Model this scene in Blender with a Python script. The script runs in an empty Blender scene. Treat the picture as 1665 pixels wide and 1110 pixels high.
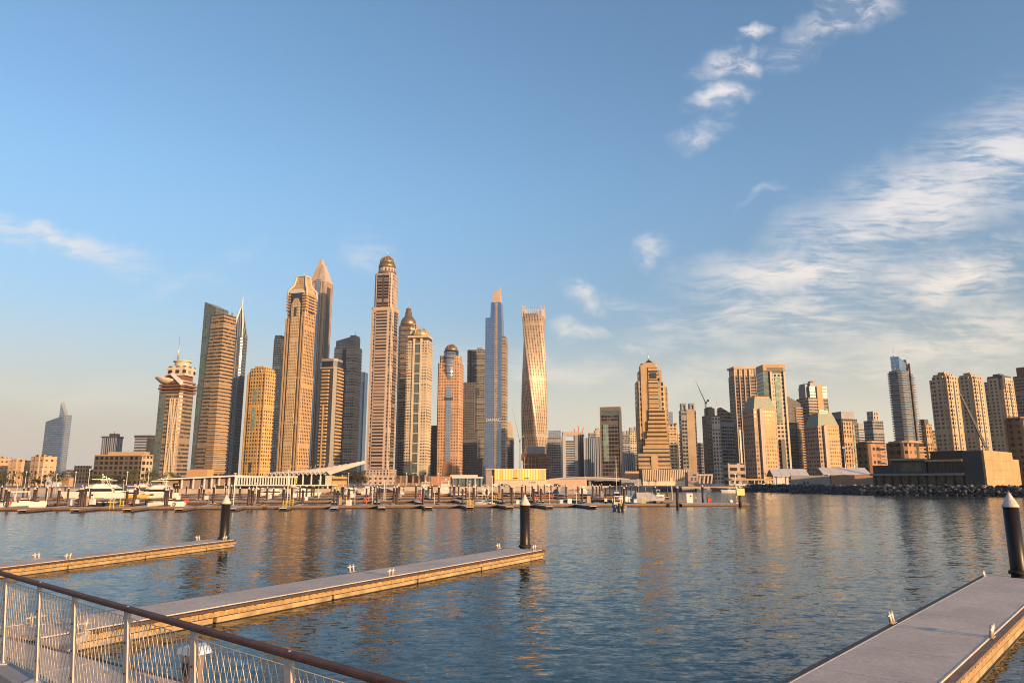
import bpy, math, random
from mathutils import Vector, noise as mnoise
R = math.radians
rnd = random.Random(11)
scene = bpy.context.scene
col = scene.collection

# ------------------------------------------------------------------ camera
F, CX, CY, HOR, CAMZ = 1170.0, 832.5, 555.0, 783.0, 4.5      # photo pixels (1665 wide)
PITCH = math.atan((HOR - CY) / F)
cam = bpy.data.cameras.new('camera'); cam.sensor_width = 36.0; cam.lens = 36.0 * F / 1665.0
cam.clip_start = 0.1; cam.clip_end = 30000
camo = bpy.data.objects.new('camera', cam); col.objects.link(camo)
camo.location = (0, 0, CAMZ); camo.rotation_euler = (R(90) + PITCH, 0, 0)
scene.camera = camo

# ------------------------------------------------------------------ light
SUN_AZ, SUN_EL = 46.0, 8.0            # degrees to the right of straight behind the camera / above the horizon
S = Vector((math.sin(R(SUN_AZ)) * math.cos(R(SUN_EL)), -math.cos(R(SUN_AZ)) * math.cos(R(SUN_EL)), math.sin(R(SUN_EL))))
sl = bpy.data.lights.new('sun', 'SUN'); sl.energy = 4.8; sl.angle = R(0.5); sl.color = (1.0, 0.62, 0.32)
so = bpy.data.objects.new('sun', sl); col.objects.link(so)
so.rotation_euler = S.to_track_quat('Z', 'Y').to_euler()
scene.view_settings.view_transform = 'Standard'; scene.view_settings.look = 'None'
scene.view_settings.exposure = 0.75; scene.view_settings.gamma = 1.0
scene.render.engine = 'CYCLES'
scene.cycles.use_denoising = True
scene.cycles.max_bounces = 6; scene.cycles.diffuse_bounces = 2; scene.cycles.glossy_bounces = 3
scene.cycles.transparent_max_bounces = 6; scene.cycles.volume_bounces = 0
scene.cycles.caustics_reflective = False; scene.cycles.caustics_refractive = False
scene.cycles.sample_clamp_indirect = 4.0
scene.cycles.filter_width = 1.05

# pixel <-> world helpers (used to survey the photograph)
_c, _s = math.cos(PITCH), math.sin(PITCH)
def ray(px, py):
    u = (px - CX) / F; v = (CY - py) / F
    return (u, _c - v * _s, _s + v * _c)
def P(px, py, z):                       # point on the level z
    r = ray(px, py); t = (z - CAMZ) / r[2]; return Vector((t * r[0], t * r[1], z))
def AT(px, py, y):                      # point at the depth y
    r = ray(px, py); t = y / r[1]; return Vector((t * r[0], y, CAMZ + t * r[2]))

# ------------------------------------------------------------------ node helpers
class NT:
    def __init__(s, tree): s.t = tree; s.n = tree.nodes; s.l = tree.links
    def node(s, typ, **kw):
        n = s.n.new(typ)
        for k, v in kw.items(): setattr(n, k, v)
        return n
    def put(s, sock, v):
        if hasattr(v, 'is_output') or isinstance(v, bpy.types.NodeSocket): s.l.new(v, sock)
        else: sock.default_value = v
    def math(s, op, a, b=0.0, c=0.0, clamp=False):
        n = s.n.new('ShaderNodeMath'); n.operation = op; n.use_clamp = clamp
        s.put(n.inputs[0], a); s.put(n.inputs[1], b); s.put(n.inputs[2], c)
        return n.outputs[0]
    def mix(s, f, a, b, mode='MIX'):
        n = s.n.new('ShaderNodeMix'); n.data_type = 'RGBA'; n.blend_type = mode; n.clamp_factor = True
        s.put(n.inputs[0], f); s.put(n.inputs[6], a); s.put(n.inputs[7], b)
        return n.outputs[2]
    def noise(s, vec, scale, detail=3.0, rough=0.5, dist=0.0, dims='3D'):
        n = s.n.new('ShaderNodeTexNoise'); n.noise_dimensions = dims
        if vec is not None: s.l.new(vec, n.inputs['Vector'])
        n.inputs['Scale'].default_value = scale; n.inputs['Detail'].default_value = detail
        n.inputs['Roughness'].default_value = rough; n.inputs['Distortion'].default_value = dist
        return n.outputs[0]
    def mapping(s, vec, loc=(0, 0, 0), rot=(0, 0, 0), scale=(1, 1, 1)):
        n = s.n.new('ShaderNodeMapping'); s.l.new(vec, n.inputs[0])
        n.inputs[1].default_value = loc; n.inputs[2].default_value = rot; n.inputs[3].default_value = scale
        return n.outputs[0]
    def ramp(s, f, a, b, lo=0.0, hi=1.0):
        n = s.n.new('ShaderNodeMapRange'); n.interpolation_type = 'SMOOTHSTEP'
        s.put(n.inputs[0], f); n.inputs[1].default_value = a; n.inputs[2].default_value = b
        n.inputs[3].default_value = lo; n.inputs[4].default_value = hi
        return n.outputs[0]
def c4(c): return (c[0], c[1], c[2], 1.0)

# ------------------------------------------------------------------ sky
world = bpy.data.worlds.new('World'); scene.world = world; world.use_nodes = True
def build_sky():
    t = NT(world.node_tree); t.n.clear()
    out = t.node('ShaderNodeOutputWorld'); bg = t.node('ShaderNodeBackground')
    sky = t.node('ShaderNodeTexSky', sky_type='NISHITA'); sky.sun_disc = False
    sky.sun_elevation = R(SUN_EL); sky.sun_rotation = R(180 - SUN_AZ)
    sky.altitude = 0; sky.air_density = 1.0; sky.dust_density = 1.6; sky.ozone_density = 2.0
    geo = t.node('ShaderNodeTexCoord').outputs['Generated']
    sep = t.node('ShaderNodeSeparateXYZ'); t.l.new(geo, sep.inputs[0])
    ys = t.math('MAXIMUM', sep.outputs[1], 0.08)
    u = t.math('DIVIDE', sep.outputs[0], ys); w = t.math('DIVIDE', sep.outputs[2], ys)
    cmb = t.node('ShaderNodeCombineXYZ'); t.l.new(u, cmb.inputs[0]); t.l.new(w, cmb.inputs[1])
    uv = cmb.outputs[0]
    def vnoise(scale, amp, detail=4):
        n = t.node('ShaderNodeTexNoise'); n.inputs['Scale'].default_value = scale; n.inputs['Detail'].default_value = detail; t.l.new(uv, n.inputs['Vector'])
        a = t.node('ShaderNodeVectorMath', operation='SUBTRACT'); t.l.new(n.outputs['Color'], a.inputs[0]); a.inputs[1].default_value = (.5, .5, .5)
        s = t.node('ShaderNodeVectorMath', operation='SCALE'); t.l.new(a.outputs[0], s.inputs[0]); s.inputs['Scale'].default_value = amp; return s.outputs[0]
    def vadd(a, b):
        n = t.node('ShaderNodeVectorMath', operation='ADD'); t.l.new(a, n.inputs[0]); t.l.new(b, n.inputs[1]); return n.outputs[0]
    uvw = vadd(vadd(uv, vnoise(9.0, .10)), vnoise(34.0, .03))
    def blob(px, py, rx, ry, ang, amp):
        r = ray(px, py); cu, cw = r[0] / r[1], r[2] / r[1]
        m = t.mapping(uvw, loc=(-cu, -cw, 0))
        m = t.mapping(m, rot=(0, 0, -R(ang)))
        m = t.mapping(m, scale=(F / rx, F / ry, 1))
        n = t.node('ShaderNodeVectorMath', operation='LENGTH'); t.l.new(m, n.inputs[0])
        return t.ramp(n.outputs['Value'], 1.15, 0.0, 0.0, amp)
    def total(bl):
        s = None
        for b in bl:
            g = blob(*b); s = g if s is None else t.math('MAXIMUM', s, g)
        return s
    puff = total(PUFF); veil = total(VEIL)
    fib = t.mapping(vadd(uv, vnoise(5.0, .05, 2)), rot=(0, 0, -R(22)), scale=(1.0, 3.6, 1))
    n1 = t.noise(t.mapping(vadd(uv, vnoise(20.0, .02, 3)), rot=(0, 0, -R(24)), scale=(1.0, 1.9, 1)), 13.0, 12.0, 0.66, 0.5)
    n2 = t.noise(fib, 5.0, 12.0, 0.64, 0.7)
    n3 = t.noise(t.mapping(vadd(uv, vnoise(7.0, .04, 2)), rot=(0, 0, -R(14)), scale=(1.0, 6.5, 1)), 17.0, 9.0, 0.62, 0.4)
    pd = t.math('MULTIPLY', puff, t.ramp(n1, 0.38, 0.62, 0.10, 1.0))
    vd = t.math('ADD', t.math('MULTIPLY', n2, 0.62), t.math('MULTIPLY', n3, 0.38))
    vd = t.math('MULTIPLY', veil, t.ramp(vd, 0.38, 0.58, 0.10, 1.0))
    dens = t.math('MAXIMUM', pd, vd, clamp=True)
    # sky colour: the Nishita sky, a touch cooler aloft as in the photograph
    elev = sep.outputs[2]
    hue = t.node('ShaderNodeHueSaturation'); hue.inputs['Saturation'].default_value = SKY_SAT
    t.l.new(sky.outputs[0], hue.inputs['Color'])
    base = t.mix(1.0, hue.outputs[0], c4(SKY_TINT), 'MULTIPLY')
    # horizon haze and glow painted as colour bands into the low sky
    base = t.mix(t.ramp(elev, 0.42, 0.12), base, t.mix(1.0, base, c4((.80, .69, .68)), 'MULTIPLY'))
    low = t.ramp(elev, 0.24, 0.01, 0.0, SKY_LOW[3])
    side = t.ramp(u, -0.7, 0.5)
    lowc = t.mix(side, c4(SKY_LOW[0]), c4(SKY_LOW[1]))
    base = t.mix(low, base, lowc)
    cc = t.mix(t.ramp(elev, 0.10, 0.42), c4(CLOUD_LOW), c4(CLOUD_HIGH))
    fin = t.mix(dens, base, cc)
    t.l.new(fin, bg.inputs[0]); bg.inputs[1].default_value = 0.15
    t.l.new(bg.outputs[0], out.inputs[0])
PUFF = [(1188, 103, 75, 40, 12, 1.0), (1170, 157, 62, 34, 8, 1.0), (1228, 58, 34, 15, 5, .9), (1150, 212, 72, 26, 20, .55),
        (1375, 28, 135, 46, 24, .95), (1300, 84, 80, 40, 20, .55), (1059, 410, 36, 30, 30, .6), (952, 476, 60, 26, -25, .7),
        (932, 535, 62, 24, -10, .75), (1045, 556, 60, 20, 0, .7), (1240, 320, 60, 14, 10, .3)]
VEIL = [(1480, 345, 360, 110, 24, .9), (1640, 260, 240, 130, 30, .9), (1300, 445, 260, 76, 8, 1.0), (1560, 450, 220, 64, 12, 1.0),
        (1280, 520, 300, 60, 6, .8), (1560, 540, 300, 80, 8, .85), (1330, 600, 420, 46, 3, .6), (1080, 510, 150, 30, -16, .45),
        (80, 385, 230, 30, -11, .75), (20, 372, 110, 26, -14, .7), (200, 420, 300, 24, -14, .22), (598, 400, 55, 70, 60, .4), (320, 445, 120, 26, 20, .25),
        (860, 600, 260, 34, -6, .5), (120, 640, 320, 40, 2, .2)]
SKY_SAT, SKY_TINT = 1.08, (1.14, 1.14, 1.15)
SKY_LOW = ((2.45, 2.2, 1.95), (3.35, 3.05, 2.5), None, 0.95)
CLOUD_LOW, CLOUD_HIGH = (3.65, 3.3, 2.8), (3.5, 3.35, 3.4)
build_sky()
HAZE = 0.00003
def build_haze():
    me = bpy.data.meshes.new('haze'); x, y0, y1, z0, z1 = 3600, -120, 3500, -4, 470
    v = [(-x, y0, z0), (x, y0, z0), (x, y1, z0), (-x, y1, z0), (-x, y0, z1), (x, y0, z1), (x, y1, z1), (-x, y1, z1)]
    me.from_pydata(v, [], [(3, 2, 1, 0), (4, 5, 6, 7), (0, 1, 5, 4), (1, 2, 6, 5), (2, 3, 7, 6), (3, 0, 4, 7)])
    m = bpy.data.materials.new('evening_air'); m.use_nodes = True; t = NT(m.node_tree); t.n.clear()
    o = t.node('ShaderNodeOutputMaterial'); pv = t.node('ShaderNodeVolumePrincipled')
    pv.inputs['Color'].default_value = (.86, .90, 1.0, 1); pv.inputs['Density'].default_value = HAZE; pv.inputs['Anisotropy'].default_value = 0.0
    t.l.new(pv.outputs[0], o.inputs['Volume']); me.materials.append(m)
    ob = bpy.data.objects.new('haze', me); col.objects.link(ob); ob['kind'] = 'stuff'; ob['label'] = 'thin evening haze in the air over the harbour'
build_haze()

# ------------------------------------------------------------------ materials
MATS = {}
ALB = 0.76          # overall reflectance calibration of the surveyed surface colours
def mat(name, base, rough=0.6, metal=0.0, var=0.15, scale=1.0, bump=0.0, bscale=20.0, spec=0.5, stretch=(1, 1, 1), coat=0.0):
    if name in MATS: return MATS[name]
    m = bpy.data.materials.new(name); m.use_nodes = True; t = NT(m.node_tree)
    b = t.n['Principled BSDF']
    oc = t.node('ShaderNodeTexCoord').outputs['Object']
    if stretch != (1, 1, 1): oc = t.mapping(oc, scale=stretch)
    n = t.noise(oc, scale, 4.0, 0.6)
    k = t.ramp(n, 0.25, 0.75, 1 - var, 1 + var)
    cm = t.node('ShaderNodeVectorMath', operation='SCALE'); cm.inputs[0].default_value = [x * ALB for x in base]; t.l.new(k, cm.inputs['Scale'])
    t.l.new(cm.outputs[0], b.inputs['Base Color'])
    b.inputs['Roughness'].default_value = rough; b.inputs['Metallic'].default_value = metal
    b.inputs['Specular IOR Level'].default_value = spec; b.inputs['Coat Weight'].default_value = coat
    if bump:
        bn = t.node('ShaderNodeBump'); bn.inputs['Strength'].default_value = bump; bn.inputs['Distance'].default_value = 0.02
        t.l.new(t.noise(oc, bscale, 3.0, 0.6), bn.inputs['Height']); t.l.new(bn.outputs[0], b.inputs['Normal'])
    MATS[name] = m
    return m

def fac(name, wall, glass=(.03, .035, .04), fl=4.0, bay=3.2, fw=.6, fh=.55, gm=0.0, gr=.12, wr=.7, bump=.5, jit=.5, wm=0.0, var=.12):
    """facade: wall with rows of windows, laid out in metres round the building (UV)"""
    if name in MATS: return MATS[name]
    m = bpy.data.materials.new(name); m.use_nodes = True; t = NT(m.node_tree); b = t.n['Principled BSDF']
    sep = t.node('ShaderNodeSeparateXYZ'); t.l.new(t.node('ShaderNodeTexCoord').outputs['UV'], sep.inputs[0])
    a = t.math('DIVIDE', sep.outputs[0], bay); v = t.math('DIVIDE', sep.outputs[1], fl)
    mask = None
    if fw < 1: mask = t.math('COMPARE', t.math('FRACT', a), 0.5, fw / 2)
    if fh < 1:
        k = t.math('COMPARE', t.math('FRACT', v), 0.5, fh / 2); mask = k if mask is None else t.math('MULTIPLY', mask, k)
    if mask is None: mask = t.math('ADD', 1.0, 0.0)
    if gm < .5 and fl < 20:            # a plain service floor now and then
        mask = t.math('MULTIPLY', mask, t.math('GREATER_THAN', t.math('FRACT', t.math('ADD', t.math('DIVIDE', v, 17.0), (sum(map(ord, name)) % 10) / 10)), 0.06))
    cmb = t.node('ShaderNodeCombineXYZ'); t.l.new(t.math('FLOOR', a), cmb.inputs[0]); t.l.new(t.math('FLOOR', v), cmb.inputs[1])
    wn = t.node('ShaderNodeTexWhiteNoise', noise_dimensions='2D'); t.l.new(cmb.outputs[0], wn.inputs['Vector'])
    wv = wn.outputs['Value']
    g = t.node('ShaderNodeVectorMath', operation='SCALE'); g.inputs[0].default_value = [x * (.75 if gm < .5 else 1) for x in glass]
    t.l.new(t.math('ADD', t.math('MULTIPLY', wv, 2 * jit), 1 - jit), g.inputs['Scale'])
    curtain = t.math('GREATER_THAN', wv, 0.86)
    gc = t.mix(t.math('MULTIPLY', curtain, 0.35 if gm < .5 else 0.05), g.outputs[0], c4([min(1, x * .9) for x in wall]))
    oc = t.node('ShaderNodeTexCoord').outputs['Object']
    k = t.ramp(t.noise(oc, 0.035, 5.0, 0.65), 0.25, 0.75, 1 - var, 1 + var)
    uvn = t.node('ShaderNodeTexCoord').outputs['UV']
    k = t.math('MULTIPLY', k, t.ramp(t.noise(t.mapping(uvn, scale=(.22, .012, 1)), 1.0, 5.0, 0.7), 0.3, 0.7, 0.86, 1.10))
    k = t.math('MULTIPLY', k, t.math('ADD', t.math('MULTIPLY', wv, 0.12), 0.94))
    wl = t.node('ShaderNodeVectorMath', operation='SCALE'); wl.inputs[0].default_value = [x * ALB for x in wall]; t.l.new(k, wl.inputs['Scale'])
    t.l.new(t.mix(mask, wl.outputs[0], gc), b.inputs['Base Color'])
    t.l.new(t.math('ADD', t.math('MULTIPLY', mask, gr - wr), wr), b.inputs['Roughness'])
    t.l.new(t.math('ADD', t.math('MULTIPLY', mask, gm - wm), wm), b.inputs['Metallic'])
    t.l.new(t.math('ADD', t.math('MULTIPLY', mask, (.9 if gm >= .5 else .22) - .4), .4), b.inputs['Specular IOR Level'])
    if bump:
        bn = t.node('ShaderNodeBump'); bn.inputs['Strength'].default_value = bump * .6; bn.inputs['Distance'].default_value = 0.5
        t.l.new(t.math('SUBTRACT', 1.0, mask), bn.inputs['Height']); t.l.new(bn.outputs[0], b.inputs['Normal'])
    MATS[name] = m
    return m

# ------------------------------------------------------------------ mesh builder
class MB:
    def __init__(s): s.v = []; s.f = []; s.uv = []; s.mi = []; s.sm = []
    def face(s, pts, uvs=None, m=0, smooth=False):
        i = len(s.v); s.v += [tuple(p) for p in pts]; s.f.append(tuple(range(i, i + len(pts))))
        s.uv.append(uvs or [(0, 0)] * len(pts)); s.mi.append(m); s.sm.append(smooth)
    def prism(s, poly, z0, z1, top=None, m=0, capm=None, bottom=False, cap=True, smooth=False, u0=0.0):
        n = len(poly); top = top or poly
        z1 = list(z1) if hasattr(z1, '__len__') else [z1] * n
        z0 = list(z0) if hasattr(z0, '__len__') else [z0] * n
        i0 = len(s.v)
        s.v += [(p[0], p[1], z) for p, z in zip(poly, z0)] + [(p[0], p[1], z) for p, z in zip(top, z1)]
        u = u0
        for i in range(n):
            j = (i + 1) % n; L = math.dist(poly[i][:2], poly[j][:2])
            s.f.append((i0 + i, i0 + j, i0 + n + j, i0 + n + i))
            s.uv.append([(u, z0[i]), (u + L, z0[j]), (u + L, z1[j]), (u, z1[i])]); s.mi.append(m); s.sm.append(smooth); u += L
        cm = m if capm is None else capm
        if cap: s.f.append(tuple(i0 + n + i for i in range(n))); s.uv.append([(0, 0)] * n); s.mi.append(cm); s.sm.append(False)
        if bottom: s.f.append(tuple(i0 + i for i in reversed(range(n)))); s.uv.append([(0, 0)] * n); s.mi.append(cm); s.sm.append(False)
        return s
    def box(s, x0, x1, y0, y1, z0, z1, m=0, capm=None, bottom=True):
        return s.prism([(x0, y0), (x1, y0), (x1, y1), (x0, y1)], z0, z1, m=m, capm=capm, bottom=bottom)
    def bar(s, a, b, w, h, m=0, up=(0, 0, 1)):          # rectangular bar from a to b
        a = Vector(a); b = Vector(b); d = (b - a).normalized(); up = Vector(up)
        if abs(d.dot(up)) > .98: up = Vector((0, 1, 0))
        x = d.cross(up).normalized() * (w / 2); y = x.cross(d).normalized() * (h / 2)
        i = len(s.v)
        for p in (a, b): s.v += [tuple(p - x - y), tuple(p + x - y), tuple(p + x + y), tuple(p - x + y)]
        L = (b - a).length
        for k in range(4):
            j = (k + 1) % 4; s.f.append((i + k, i + 4 + k, i + 4 + j, i + j)); s.uv.append([(k, 0), (k, L), (k + 1, L), (k + 1, 0)]); s.mi.append(m); s.sm.append(False)
        for q in ((i, i + 1, i + 2, i + 3), (i + 7, i + 6, i + 5, i + 4)): s.f.append(q); s.uv.append([(0, 0)] * 4); s.mi.append(m); s.sm.append(False)
        return s
    def tube(s, pts, r, n=8, m=0, caps=True, smooth=True):
        pts = [Vector(p) for p in pts]; rs = r if hasattr(r, '__len__') else [r] * len(pts)
        i0 = len(s.v); prev = None
        for k, p in enumerate(pts):
            d = ((pts[min(k + 1, len(pts) - 1)] - pts[max(k - 1, 0)])).normalized()
            x = prev if prev is not None else d.orthogonal().normalized()
            x = (x - d * x.dot(d)).normalized(); y = d.cross(x); prev = x
            for a in range(n):
                t = 2 * math.pi * a / n; s.v.append(tuple(p + (x * math.cos(t) + y * math.sin(t)) * rs[k]))
        for k in range(len(pts) - 1):
            for a in range(n):
                b = (a + 1) % n; s.f.append((i0 + k * n + a, i0 + k * n + b, i0 + k * n + n + b, i0 + k * n + n + a))
                s.uv.append([(a / n, k), ((a + 1) / n, k), ((a + 1) / n, k + 1), (a / n, k + 1)]); s.mi.append(m); s.sm.append(smooth)
        if caps:
            for k, rv in ((0, True), (len(pts) - 1, False)):
                q = [i0 + k * n + a for a in range(n)]; s.f.append(tuple(reversed(q)) if rv else tuple(q)); s.uv.append([(0, 0)] * n); s.mi.append(m); s.sm.append(False)
        return s
    def lathe(s, prof, n=24, cx=0, cy=0, m=0, smooth=True, sy=1.0):
        i0 = len(s.v)
        for r, z in prof:
            for a in range(n):
                t = 2 * math.pi * a / n; s.v.append((cx + r * math.cos(t), cy + sy * r * math.sin(t), z))
        rr = max(p[0] for p in prof)
        for k in range(len(prof) - 1):
            for a in range(n):
                b = (a + 1) % n; s.f.append((i0 + k * n + a, i0 + k * n + b, i0 + k * n + n + b, i0 + k * n + n + a))
                u0, u1 = 2 * math.pi * rr * a / n, 2 * math.pi * rr * (a + 1) / n
                s.uv.append([(u0, prof[k][1]), (u1, prof[k][1]), (u1, prof[k + 1][1]), (u0, prof[k + 1][1])]); s.mi.append(m); s.sm.append(smooth)
        for k, rv in ((0, True), (len(prof) - 1, False)):
            if prof[k][0] > 1e-4:
                q = [i0 + k * n + a for a in range(n)]; s.f.append(tuple(reversed(q)) if rv else tuple(q)); s.uv.append([(0, 0)] * n); s.mi.append(m); s.sm.append(False)
        return s
    def build(s, name, mats, parent=None, loc=None, rz=None):
        me = bpy.data.meshes.new(name); me.from_pydata(s.v, [], s.f)
        ul = me.uv_layers.new(name='UVMap'); flat = []
        for q in s.uv:
            for p in q: flat += [p[0], p[1]]
        ul.data.foreach_set('uv', flat)
        me.polygons.foreach_set('material_index', s.mi); me.polygons.foreach_set('use_smooth', s.sm)
        for m in (mats if isinstance(mats, (list, tuple)) else [mats]): me.materials.append(m)
        me.update()
        o = bpy.data.objects.new(name, me); col.objects.link(o)
        if parent: o.parent = parent
        if loc is not None: o.location = loc
        if rz is not None: o.rotation_euler = (0, 0, rz)
        return o
def tag(o, label=None, cat=None, group=None, kind=None):
    if label: o['label'] = label
    if cat: o['category'] = cat
    if group: o['group'] = group
    if kind: o['kind'] = kind
    return o
def empty(name, loc, rz=0, label=None, cat=None, group=None):
    o = bpy.data.objects.new(name, None); col.objects.link(o); o.location = loc; o.rotation_euler = (0, 0, rz)
    return tag(o, label, cat, group)
CH = {}
def dup(root, loc, rz=0, sc=1.0, label=None, group=None):
    r = root.copy(); col.objects.link(r); r.location = loc; r.rotation_euler = (0, 0, rz); r.scale = (sc, sc, sc) if not hasattr(sc, '__len__') else sc
    if label: r['label'] = label
    if group: r['group'] = group
    if root.name not in CH: CH[root.name] = [(c, list(c.children)) for c in root.children]
    for c, gs in CH[root.name]:
        k = c.copy(); col.objects.link(k); k.parent = r
        for g in gs:
            q = g.copy(); col.objects.link(q); q.parent = k
    return r
def rect(x0, x1, y0, y1): return [(x0, y0), (x1, y0), (x1, y1), (x0, y1)]
def chrect(x0, x1, y0, y1, c):
    return [(x0 + c, y0), (x1 - c, y0), (x1, y0 + c), (x1, y1 - c), (x1 - c, y1), (x0 + c, y1), (x0, y1 - c), (x0, y0 + c)]
def ell(cx, cy, rx, ry, n=24, a0=-90): return [(cx + rx * math.cos(R(a0) + 2 * math.pi * k / n), cy + ry * math.sin(R(a0) + 2 * math.pi * k / n)) for k in range(n)]
def sc_poly(poly, k, cx=0, cy=0): return [(cx + (p[0] - cx) * k, cy + (p[1] - cy) * k) for p in poly]

#@@SETTING
# ------------------------------------------------------------------ water and land
LAND = 2.0
WAVE = (.36, .19, .24)
def water_mat():
    m = bpy.data.materials.new('harbour_water'); m.use_nodes = True; t = NT(m.node_tree); b = t.n['Principled BSDF']
    b.inputs['Base Color'].default_value = (0.016, 0.032, 0.028, 1); b.inputs['Roughness'].default_value = 0.04
    b.inputs['IOR'].default_value = 1.333
    oc = t.node('ShaderNodeTexCoord').outputs['Object']
    def slope(scale, rot, st, amp, detail, rough=.55, dist=.6):
        n = t.node('ShaderNodeTexNoise'); n.inputs['Scale'].default_value = scale; n.inputs['Detail'].default_value = detail; n.inputs['Roughness'].default_value = rough; n.inputs['Distortion'].default_value = dist
        t.l.new(t.mapping(oc, rot=(0, 0, R(rot)), scale=st), n.inputs['Vector'])
        a = t.node('ShaderNodeVectorMath', operation='SUBTRACT'); t.l.new(n.outputs['Color'], a.inputs[0]); a.inputs[1].default_value = (.5, .5, .5)
        s = t.node('ShaderNodeVectorMath', operation='MULTIPLY'); t.l.new(a.outputs[0], s.inputs[0]); s.inputs[1].default_value = (amp * .6, amp, 0); return s.outputs[0]
    def vadd(a, b):
        n = t.node('ShaderNodeVectorMath', operation='ADD'); t.l.new(a, n.inputs[0]); t.l.new(b, n.inputs[1]); return n.outputs[0]
    sl_ = vadd(slope(4.6, 10, (.45, 1.0, 1), WAVE[0], 3), slope(1.5, -22, (.6, 1.0, 1), WAVE[1], 2))
    sl_ = vadd(sl_, slope(12.0, 30, (.6, 1.0, 1), WAVE[2], 2))
    gust = t.ramp(t.noise(t.mapping(oc, scale=(.5, 1, 1)), .03, 3, .55), .3, .7, .75, 1.2)
    g = t.node('ShaderNodeVectorMath', operation='SCALE'); t.l.new(sl_, g.inputs[0]); t.l.new(gust, g.inputs['Scale'])
    up = t.node('ShaderNodeVectorMath', operation='ADD'); t.l.new(g.outputs[0], up.inputs[0]); up.inputs[1].default_value = (.01, -.040, 1)
    nn = t.node('ShaderNodeVectorMath', operation='NORMALIZE'); t.l.new(up.outputs[0], nn.inputs[0]); t.l.new(nn.outputs[0], b.inputs['Normal'])
    return m
w = MB(); w.face([(-3500, -60, 0), (3500, -60, 0), (3500, 3400, 0), (-3500, 3400, 0)])
tag(w.build('water', water_mat()), kind='structure', label='rippled blue grey harbour water reflecting the towers')

m_land = mat('pale_paving', (.30, .26, .22), .85, var=.25, scale=.06)
m_quay = mat('sandy_concrete', (.52, .42, .33), .85, var=.18, scale=.25)
shore = [(-700, 330), (-330, 330), (-160, 292), (-134, 268), (-62, 268), (-58, 372), (26, 372), (38, 470), (66, 470), (68, 352), (78, 338), (114, 346),
         (129, 266), (164, 231), (230, 175), (420, 60), (3000, 60), (3000, 3300), (-3000, 3300), (-3000, 330)]
b = MB(); b.prism(shore, -1.5, LAND, m=1, capm=0)
tag(b.build('ground', [m_land, m_quay]), kind='structure', label='flat built up shore behind the marina')
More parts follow.
